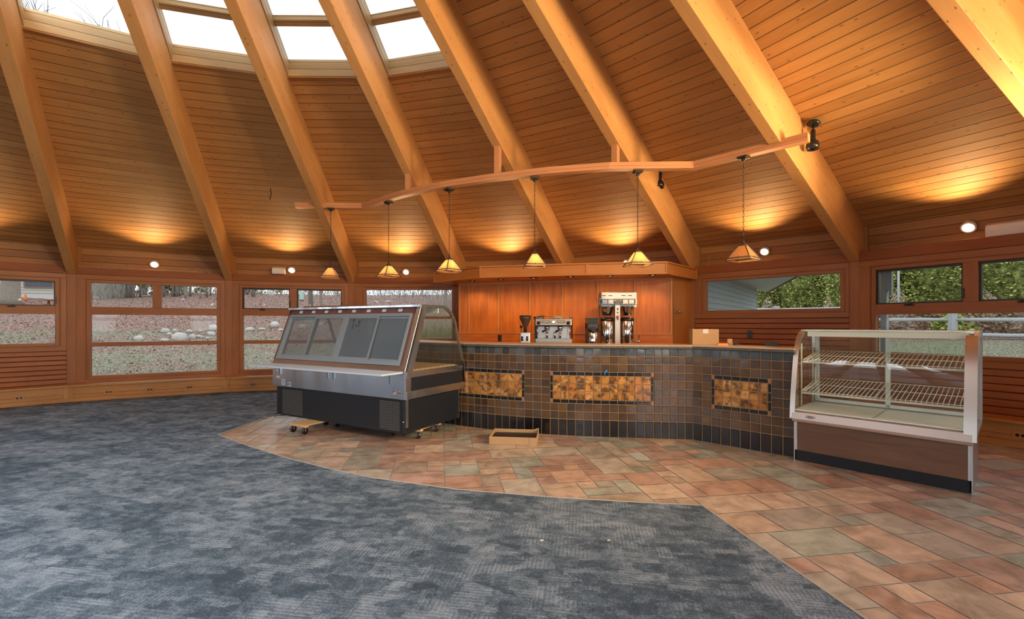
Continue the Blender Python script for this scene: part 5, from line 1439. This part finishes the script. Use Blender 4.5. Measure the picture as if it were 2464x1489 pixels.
# ------------------------------------------------------------ outside
ctr = Vector((CX, CY))
def gh(x, y):
    v = Vector((x, y))-ctr; d = max(0, v.length-R-.3); a = math.atan2(v.x, v.y)
    w = 1/(1+math.exp((a-.05)*7))     # 1 on the left, 0 on the right
    s2 = .155-.035*max(0, min(1, (-a-.55)/.15)); left = -.12+(.112*d if d < 8 else .9+s2*(d-8)); 
    if d > 24: left = .9-.12+s2*16+.06*(d-24)
    right = -.10+.078*d if d < 13 else .91+.13*(d-13)
    far = max(0, min(1, (abs(a)-.9)/.4)) if a < 0 else 0
    left = left*(1-far)+(-.10+.075*d)*far
    return left*w+right*(1-w)
def ground():
    mb = MB(); n = 96; rs = [R+.15, R+1, R+2, R+3, R+4.5, R+6, R+8, R+10, R+12, R+14, R+17, R+20, R+24, R+30, R+40, R+60]
    vs = []; at_ = []
    me = bpy.data.meshes.new('ground')
    for i, rr in enumerate(rs):
        for k in range(n):
            a = 2*PI*k/n; x = CX+rr*math.sin(a); y = CY+rr*math.cos(a); vs.append((x, y, gh(x, y)+rnd.uniform(-.03, .03)*min(1, i/3)))
            d = rr-R; aa = (a+PI) % (2*PI)-PI; lf = 0
            if -1.2 < aa < .35: lf = 1.0 if d > 10.5 else (.4 if d < 5 else .5)
            if aa > .35: lf = .0 if d < 12 else .9
            if -.1 < aa < .5: lf = max(lf, .8)
            at_.append(lf)
    fs = [(i*n+k, i*n+(k+1) % n, (i+1)*n+(k+1) % n, (i+1)*n+k) for i in range(len(rs)-1) for k in range(n)]
    fs = [f[::-1] for f in fs]
    me.from_pydata(vs, [], fs); me.materials.append(M['ground']); me.polygons.foreach_set('use_smooth', [True]*len(fs))
    la = me.attributes.new('leaf', 'FLOAT', 'POINT'); la.data.foreach_set('value', at_)
    o = bpy.data.objects.new('ground', me); COL.objects.link(o); o['kind'] = 'structure'
ground()
def polar(theta, d): r_ = R+d; return CX+r_*math.sin(theta), CY+r_*math.cos(theta)
def cards(name, pts, mat, size, label, cat, aspect=.6, parent=None, up=0, kind='stuff', seed=1, stand=False):
    rn = random.Random(seed); v = []; f = []; tint = []
    for p in pts:
        s = size*rn.uniform(.6, 1.4); a = Vector((rn.gauss(0, 1), rn.gauss(0, 1), rn.gauss(0, 1)*(.35 if not stand else .1)))
        if a.length < 1e-3: continue
        a.normalize(); b = a.cross(Vector((rn.gauss(0, 1), rn.gauss(0, 1), rn.gauss(0, 1)))).normalized()
        if stand: b = Vector((rn.gauss(0, .25), rn.gauss(0, .25), 1)).normalized()
        if up: n_ = Vector((rn.gauss(0, .45), rn.gauss(0, .45), 1)).normalized(); a = n_.orthogonal().normalized(); a.rotate(Matrix.Rotation(rn.random()*6.28, 3, n_)); b = n_.cross(a)
        i0 = len(v); c = Vector(p)
        if stand: v += [tuple(c-a*s*aspect*.5), tuple(c+a*s*aspect*.5), tuple(c+b*s)]; f.append((i0, i0+1, i0+2)); tint += [rn.random()]*3
        else: v += [tuple(c-a*s), tuple(c-b*s*aspect), tuple(c+a*s), tuple(c+b*s*aspect)]; f.append((i0, i0+1, i0+2, i0+3)); tint += [rn.random()]*4
    me = bpy.data.meshes.new(name); me.from_pydata(v, [], f); me.materials.append(M[mat])
    t = me.attributes.new('tint', 'FLOAT', 'POINT'); t.data.foreach_set('value', tint)
    o = bpy.data.objects.new(name, me); COL.objects.link(o)
    if parent is not None: o.parent = parent
    else: tag(o, label, cat, kind=kind)
    return o
rl = random.Random(21)
pts = []
for i in range(42000):
    th = rl.uniform(-1.15, .30); d = .5+24*rl.random()**.75
    if d < 8 and rl.random() < .45: continue
    x, y = polar(th, d); pts.append((x, y, gh(x, y)+rl.uniform(0, .03)))
cards('fallen_leaves', pts, 'leaves', .035, 'red-brown fallen leaves scattered over the slope outside the left windows', 'leaves', up=1)
pts = []
for i in range(16000):
    th = rl.uniform(-1.1, 1.45); d = .3+11*rl.random()**.8
    if th < .3 and rl.random() < .5: continue
    x, y = polar(th, d); pts.append((x, y, gh(x, y)))
cards('lawn_grass', pts, 'drygrass', .07, 'thin dry grass on the ground outside the windows', 'grass', aspect=.25, stand=True)
pts = []
for i in range(5000):
    th = rl.gauss(.02, .055); d = abs(rl.gauss(3.2, .8)); x, y = polar(th, d); pts.append((x, y, gh(x, y)+rl.random()*.3))
cards('tall_grass', pts, 'drygrass', .75, 'tall pale ornamental grass clump outside the window behind the deli case', 'grass', aspect=.03, stand=True)
# rocks
def rock(x, y, s, sq, lab, seed):
    rn = random.Random(seed); mb = MB(); mb.sphere((0, 0, 0), s, 5, sq, .13, rn); o = mb.build('rock', 'rock'); o.location = (x, y, gh(x, y)+s*sq[2]*.35); o.rotation_euler = (rn.uniform(-.3, .3), rn.uniform(-.3, .3), rn.random()*6)
    for p in o.data.polygons: p.use_smooth = True
    tag(o, lab, 'rock', 'pale rocks on the slope')
def px_ground(px, py):
    for q in range(1, 900):
        t = 8+q*.04; x = (px-1232)/F_PX*t; z = EYE+(780-py)/F_PX*t
        if (Vector((x, t))-ctr).length > R+.4 and gh(x, t) >= z: return x, t
    return (px-1232)/F_PX*22, 22
rocks = [(333, 818, 36, (1.1, .7, .6), 'pointed pale rock lying apart at the left of the rock row'), (398, 800, 26, (1, .8, .7), 'rounded rock at the upper left of the rock row'), (408, 806, 20, (1.2, .8, .6), 'flat pale rock in front of the rounded one at the left of the row'),
         (432, 818, 40, (1, .8, .85), 'largest pale boulder in the middle of the row'), (397, 820, 24, (1.2, .7, .6), 'low rock in front left of the largest boulder'), (463, 814, 17, (.9, .7, .9), 'small upright rock right of the largest boulder'),
         (421, 797, 14, (1, .8, .7), 'small rock behind the largest boulder'), (455, 799, 18, (1, .8, .7), 'medium rock at the back of the row right of the boulder'), (482, 797, 13, (1.1, .8, .6), 'small rock at the back near the right window edge'),
         (480, 812, 22, (1.2, .8, .6), 'flat rock right of the small upright rock'), (509, 805, 26, (1.2, .8, .6), 'flat rock touching the right edge of the middle pane'), (514, 793, 26, (1, .9, .8), 'upper rock at the right edge of the middle pane'), (500, 815, 18, (1.2, .8, .5), 'low flat rock at the bottom right of the middle pane'),
         (600, 795, 30, (1.3, .8, .6), 'left pale rock seen in the second three-row window'), (629, 794, 24, (1.3, .8, .5), 'middle pale rock seen in the second three-row window'), (662, 786, 34, (1.2, .8, .7), 'big round rock left of the deli case in the second window'), (676, 795, 16, (1.2, .8, .6), 'small low rock beside the deli case edge'),
         (726, 790, 26, (1.2, .8, .7), 'rounded rock seen through the leftmost door glass of the deli case'), (748, 776, 34, (.9, .8, 1.0), 'tall pointed rock seen through the door glasses of the deli case'), (772, 781, 14, (1.2, .8, .5), 'small flat rock seen through the second door glass of the deli case'),
         (232, 715, 22, (1.6, .8, .6), 'low pale rock at the foot of the trees in the upper left pane'), (440, 722, 14, (1.4, .8, .6), 'small white rock below the pale tree trunks'), (650, 712, 20, (1, .8, 1.1), 'grey stone standing at the edge of the woods in the second window'),
         (888, 713, 12, (1.3, .8, .6), 'small white stone on the leafy slope, upper left in the third window'), (906, 728, 13, (1.3, .8, .6), 'small white stone on the leafy slope, left of the deli case top'), (934, 727, 15, (1.4, .8, .6), 'broader white stone on the leafy slope above the deli case')]
for i, (px, py, w, sq, lab) in enumerate(rocks):
    x, y = px_ground(px, py); s = w*y/F_PX/2/sq[0]*y/math.hypot(x, y); rock(x, y, s*1.05, sq, lab, i)
# trees at the edge of the woods
def trunk(px, w, py, lab, mat, grp='tree trunks at the edge of the woods', h=9, lean=0, name='tree_trunk'):
    x, y = px_ground(px, py); rr = w*y/F_PX/2*y/math.hypot(x, y); z = gh(x, y)-.1; rn = random.Random(px)
    root = empty(name, (x, y, z), 0, lab, 'tree', grp)
    mb = MB(); P = [(0, 0, 0)]; RR = [rr*1.35]
    for i in range(1, 9): P.append((lean*i*.3+rn.uniform(-.03, .03), rn.uniform(-.03, .03), h*i/8)); RR.append(rr*(1-.06*i) if i > 0 else rr)
    P.insert(1, (0, 0, .4)); RR.insert(1, rr*1.05); mb.tube(P, RR, 10); mb.build('trunk', mat, root)
    mb = MB()
    for i in range(12):
        z0 = rn.uniform(.25, .95)*h; a = rn.random()*6.28; ln = rn.uniform(.6, 1.8); c = Vector((lean*z0/h*2.4, 0, z0)); e = c+Vector((math.cos(a)*ln, math.sin(a)*ln, ln*.5))
        m_ = (c+e)/2+Vector((0, 0, .1)); mb.tube([c, m_, e], [rr*.16, rr*.1, .008], 5)
    mb.build('branch', mat, root)
trunk(24, 52, 733, 'very thick pale grey tree trunk in the far left window', 'bark_pale')
trunk(256, 34, 716, 'thick brown trunk with flared base in the upper left pane', 'bark_pale')
trunk(236, 14, 716, 'dark trunk just left of the thick brown trunk', 'bark'); trunk(278, 9, 716, 'slender trunk just right of the thick brown trunk', 'bark'); trunk(298, 10, 715, 'dark trunk in the middle of the upper left pane', 'bark')
trunk(309, 15, 716, 'grey trunk paired with a thin one in the upper left pane', 'bark'); trunk(320, 9, 716, 'thin trunk right beside the grey paired trunk', 'bark')
trunk(338, 5, 714, 'very thin trunk in the right part of the upper left pane', 'bark'); trunk(347, 14, 710, 'spotted trunk at the right end of the upper left pane', 'bark_pale')
trunk(394, 7, 713, 'dark trunk at the left end of the upper middle pane', 'bark'); trunk(417, 9, 713, 'dark trunk left of the wide grey pair', 'bark'); trunk(428, 11, 713, 'wide grey trunk in the upper middle pane', 'bark')
trunk(446, 6, 717, 'slightly leaning pale trunk in the upper middle pane', 'bark_pale', lean=-.05); trunk(458, 6, 712, 'dark trunk right of the leaning pale one', 'bark'); trunk(482, 3, 717, 'thin white birch stem in the upper middle pane', 'bark_pale')
trunk(498, 5, 712, 'thin grey trunk near the right edge of the upper middle pane', 'bark'); trunk(507, 4, 712, 'thinnest dark trunk near the right edge of the upper middle pane', 'bark')
trunk(609, 8, 714, 'single dark trunk in the upper left pane of the second window', 'bark'); trunk(748, 12, 706, 'dark trunk behind the green utility box', 'bark'); trunk(773, 7, 706, 'leaning grey trunk right of the utility box', 'bark_pale')
trunk(1072, 9, 740, 'grey trunk at the right edge of the third window', 'bark_pale')
# bare woods behind: fine twigs and brush
pts = []
for i in range(9000):
    th = rl.uniform(-.75, .10); d = rl.uniform(24.5, 32); x, y = polar(th, d); pts.append((x, y, gh(x, y)+rl.random()**1.5*2.6))
cards('woodland_brush', pts, 'twig', .45, 'grey bare brush filling the edge of the woods outside the left windows', 'brush', aspect=.10, seed=4, stand=True)
pts = []
for i in range(6000):
    th = rl.gauss(-.03, .07); d = rl.uniform(7, 22); x, y = polar(th, d); pts.append((x, y, gh(x, y)+rl.random()**2*.6))
cards('slope_brush', pts, 'twig', .4, 'thin dry stems standing on the leafy slope in the third window', 'brush', aspect=.035, seed=5, stand=True)
def blob(th, d, w, h, name, mat, lab, n, size, seed, cat='tree', grp=None, core=True, base=0, tr=True):
    rn = random.Random(seed); x, y = polar(th, d); z = gh(x, y)
    root = empty(name, (x, y, z), 0, lab, cat, grp); P = []
    lobes = [(rn.uniform(-.6, .6)*w, rn.uniform(-.5, .5)*w, base+rn.uniform(.05, .92)*(h-base), rn.uniform(.28, .5)) for _ in range(26)]
    for i in range(n//2 if core else 0):
        v = Vector((rn.gauss(0, 1), rn.gauss(0, 1), rn.gauss(0, 1))).normalized(); q_ = 1.0+.22*math.sin(v.x*7+seed)*math.sin(v.y*6)+.16*math.sin(v.z*17+v.x*5+seed)+rn.uniform(-.08, .16)
        P.append((v.x*w*.66*q_, v.y*w*.66*q_, base+(h-base)*(.46+.47*v.z*q_)))
    for i in range(n//2 if core else n):
        lx, ly, lz, lr = rn.choice(lobes); k = 1-.55*max(0, (lz-base)/(h-base)); v = Vector((rn.gauss(0, 1), rn.gauss(0, 1), rn.gauss(0, 1))).normalized()*lr*w*rn.uniform(.75, 1.05)*k
        P.append((lx*k+v.x, ly*k+v.y, max(.02, lz+v.z*1.2)))
    o = cards('foliage', P, mat, size, None, None, parent=root, aspect=.55, seed=seed)
    if core:
        mb = MB(); mb.sphere((0, 0, base+(h-base)*.46), 1, 10, (w*.60, w*.60, (h-base)*.50), .1, rn); mb.build('inner_foliage', 'core', root)
    if tr: mb = MB(); mb.tube([(0, 0, -.1), (0, 0, h*.7)], [.14, .05], 8); mb.build('trunk', 'bark', root)
hedge_lab = ['dense yellow-green evergreen at the left end of the hedge, past the grey wing', 'dense yellow-green evergreen second in the hedge row', 'dense yellow-green evergreen seen through the middle of the high window', 'dense evergreen at the right end of the high window',
             'dense evergreen behind the post between the two right windows', 'dense evergreen behind the thin pole in the far right window', 'dense evergreen at the center of the far right window', 'dense evergreen behind the wire mesh fence', 'evergreen at the right edge of the picture', 'evergreen just outside the right edge of the hedge']
for i in range(10):
    th = .36+i*.095; blob(th, 17.5+(i % 2)*1.0, 2.6, 9.5, 'hedge_tree', 'hedge', hedge_lab[i], 26000, .048, 50+i, 'tree', 'evergreens behind the split-rail fence', base=.0)
for i, (px, d) in enumerate(((1690, 14), (1080, 17))):
    pass
blob(.10, 17.0, 1.4, 5, 'hedge_tree', 'hedge', 'small green conifer at the top right of the third window', 1800, .12, 77, 'tree', base=1.0)
blob(-.62, 31, 3.4, 9, 'hedge_tree', 'hedge', 'distant green conifer behind the trunks in the upper left pane', 2600, .22, 78, 'tree', base=.5)
blob(-.50, 33, 3.6, 9, 'hedge_tree', 'hedge', 'distant green conifer behind the trunks in the upper middle pane', 2600, .22, 79, 'tree', base=.5)
pts = []
for i in range(22000):
    th = rl.uniform(.34, 1.4); d = rl.uniform(13.2, 17); x, y = polar(th, d); pts.append((x, y, gh(x, y)+rl.random()*.55))
cards('understory_brush', pts, 'brush', .06, 'brown leafy understory below the evergreens', 'brush', seed=6)
x, y = polar(.93, 12.9)
blob(.865, 13.0, .8, .55, 'low_shrub', 'hedge', 'low pale green shrub behind the lower fence rails', 900, .09, 80, 'shrub', core=False, tr=False)
def fence():
    r = empty('split_rail_fence', (*polar(.9, 12.2), 0), 0, 'weathered grey split-rail fence in front of the evergreen hedge', 'fence'); o = Vector(r.location)
    ths = [.40+.118*i for i in range(10)]
    # a post stands in the middle of the far right window
    P = [Vector((*polar(t, 12.2), 0)) for t in ths]
    for p in P: p.z = gh(p.x, p.y)
    for p in P:
        mb = MB(); q = p-o; mb.box(q.x-.09, q.x+.09, q.y-.09, q.y+.09, q.z-.1, q.z+1.15, (0, 0, 1)); mb.build('post', 'rail_grey', r, bevel=.02)
    for a, b in zip(P, P[1:]):
        for h in (.14, .60, 1.02):
            mb = MB(); A, B = a-o+Vector((0, 0, h)), b-o+Vector((0, 0, h)); m_ = (A+B)/2+Vector((0, 0, rl.uniform(-.03, .03))); mb.tube([A, A.lerp(m_, .5), m_, m_.lerp(B, .5), B], [.04, .06, .065, .06, .04], 7); mb.build('rail', 'rail_grey', r)
fence()
def mesh_fence():
    r = empty('wire_mesh_fence', (0, 0, 0), 0, 'wire mesh fence on poles behind the split-rail fence', 'fence')
    ths = [.80+i*.14 for i in range(6)]; P = [Vector((*polar(t, 14.2), 0)) for t in ths]
    for p in P: p.z = gh(p.x, p.y)
    for p in P: mb = MB(); mb.tube([p, p+Vector((0, 0, 2.6))], .035, 8); mb.build('pole', 'rail_grey', r)
    mb = MB()
    for a, b in zip(P[1:], P[2:]):
        n = 28
        for i in range(n): q = a.lerp(b, i/n); mb.tube([q+Vector((0, 0, .2)), q+Vector((0, 0, 2.3))], .004, 3, caps=False)
        for j in range(22): mb.tube([a+Vector((0, 0, .2+j*.1)), b+Vector((0, 0, .2+j*.1))], .004, 3, caps=False)
    mb.build('wire_mesh', 'rail_grey', r)
mesh_fence()
# grey wing of the building outside the high window
def wing():
    r = empty('building_wing', (7.5, 14, 0), 0, 'grey clapboard wing with white soffit seen through the high window', 'building')
    a = Vector((3.62, 8.72)); b = Vector((7.5, 14)); t = (b-a).normalized(); n = Vector((t.y, -t.x)); L_ = (b-a).length
    mb = MB(); mb.T = Matrix(((t.x, -n.x, 0, a.x-7.5), (t.y, -n.y, 0, a.y-14), (0, 0, 1, 0), (0, 0, 0, 1)))
    z = 0.0
    while z < 2.37: mb.prism([(-.022, z), (.0, z+.115), (.05, z+.115), (.05, z)], 0, L_, ax=0); z += .115
    mb.box(0, L_, .05, 2.5, 0, 2.4); mb.box(L_-.001, L_+.02, -.025, .08, 0, 2.37); mb.build('clapboard_wall', 'siding', r)
    mb = MB(); poly = [(3.55, 8.75), (7.45, 13.95), (8.79, 15.76), (6.49, 10.35), (4.5, 8.0)]; mb.prism([(x-7.5, y-14) for x, y in poly], 2.375, 2.40, ax=2); mb.build('soffit', 'soffit', r)
    mb = MB(); mb.prism([(x-7.5, y-14) for x, y in poly], 2.405, 2.6, ax=2); mb.build('eave', 'roof_ext', r)
    mb = MB(); q = [(8.79, 15.76), (6.49, 10.35)]
    a2, b2 = Vector(q[0]), Vector(q[1]); mb.tube([(a2.x-7.5, a2.y-14, 2.39), (b2.x-7.5, b2.y-14, 2.39)], .04, 4); mb.build('fascia', 'bark', r)
wing()
# grey exterior corner board right outside the far right window
Mx = bay_m(6); r = empty('corner_board', label='grey exterior corner board with bracket at the left edge of the far right window', cat='trim board', mat=Mx @ Matrix.Translation((.125, .55, 0)))
mb = MB(); mb.box(-.035, .035, 0, .08, .0, 2.4); mb.build('board', 'siding', r); mb = MB(); mb.prism([(.036, 2.3), (.095, 2.3), (.095, 1.68), (.036, 1.78)], 0, .06, ax=1); mb.build('bracket', 'siding', r)
# house far left
def house():
    x, y = (95-1232)/F_PX*24, 24.0
    r = empty('neighbor_house', (x, y, 2.6), .25, 'pale sided house with a dark window in the far left window', 'building')
    mb = MB(); mb.box(-12, 1.0, 0, 6, -.6, .32); mb.build('foundation', plain('foundation_white', (.6, .6, .58), .8), r)
    mb = MB(); z = .32
    while z < 4.5: mb.prism([(-.03, z), (-.005, z+.16), (.05, z+.16), (.05, z)], -12, 1.0, ax=0); z += .16
    mb.box(-12, 1.0, .05, 6, .32, 4.5); mb.build('wall', plain('pale_siding', (.50, .48, .42), .7), r)
    mb = MB(); mb.box(-.65, .65, -.06, .0, .58, 1.5); w = mb.build('window', plain('window_trim', (.30, .16, .10), .6), r)
    mb = MB(); mb.box(-.58, -.02, -.07, -.06, .65, 1.43); mb.box(.02, .58, -.07, -.06, .65, 1.43); mb.build('pane', plain('dark_pane', (.05, .07, .10), .1), w)
house()
x, y = px_ground(726, 723)
r = empty('utility_box', (x, y, gh(x, y)), .2, 'small pale green utility box on the leafy slope in the second window', 'utility box')
mb = MB(); mb.box(-.11, .11, -.1, .1, 0, .56); mb.build('cabinet', plain('pale_green_metal', (.45, .62, .55), .5), r, bevel=.01); mb = MB(); mb.box(-.12, .12, -.11, .11, -.1, .06); mb.build('base', 'bark', r)
x, y = (61-1232)/F_PX*23, 23.0
mb = MB(); mb.lathe([(.11, 0), (.11, .02), (.07, .02), (.06, .08), (.03, .28), (0, .29)], n=12); o = mb.build('traffic_cone', plain('orange_cone', (.8, .16, .03), .5)); o.location = (x, y, gh(x, y)); tag(o, 'small orange cone beside the thick trunk in the far left window', 'cone')
x, y = (128-1232)/F_PX*20.5, 20.5
r = empty('picnic_table', (x, y, gh(x, y)), .3, 'brown picnic table end at the right edge of the far left window', 'picnic table')
mb = MB(); mb.box(-.4, .9, -.35, .35, .60, .66, (1, 0, 0)); mb.build('tabletop', 'ledge', r); r.scale = (.6, .6, .6)
for s_ in (-1, 1): mb = MB(); mb.prism([(-.35, 0), (-.25, 0), (.06, .60), (-.04, .60)] if s_ < 0 else [(.35, 0), (.25, 0), (-.06, .60), (.04, .60)], -.3, -.25, ax=0); mb.build('leg', 'ledge', r)
# bare tree rising above the left skylights
def bare_tree():
    x, y = (180-1232)/F_PX*13.5, 13.5
    r = empty('bare_tree', (x, y, gh(x, y)), 0, 'tall bare branching tree seen through the leftmost skylight', 'tree'); rn = random.Random(5)
    mb = MB(); mb.tube([(0, 0, -.1), (.05, 0, 3), (0, .1, 6.2)], [.20, .16, .12], 8); mb.build('trunk', 'bark', r)
    mb = MB()
    def br(p, d, ln, rad, lv):
        q = p+d*ln*.5+Vector((rn.uniform(-.1, .1), rn.uniform(-.1, .1), 0))*ln; e = p+d*ln; mb.tube([p, q, e], [rad, rad*.8, rad*.55], 4, caps=False)
        if lv == 0: return
        for i in range(4 if lv > 1 else 5):
            nd_ = (d+Vector((rn.gauss(0, .5), rn.gauss(0, .5), rn.gauss(.1, .35)))).normalized(); br(p.lerp(e, rn.uniform(.45, 1)), nd_, ln*rn.uniform(.55, .8), rad*.5, lv-1)
    for i in range(8):
        a = i*.85; br(Vector((0, .05, 4.2+i*.28)), Vector((math.cos(a)*.8, math.sin(a)*.8, .75)).normalized(), 1.9, .06, 3)
    mb.build('branch', 'bark', r)
bare_tree()
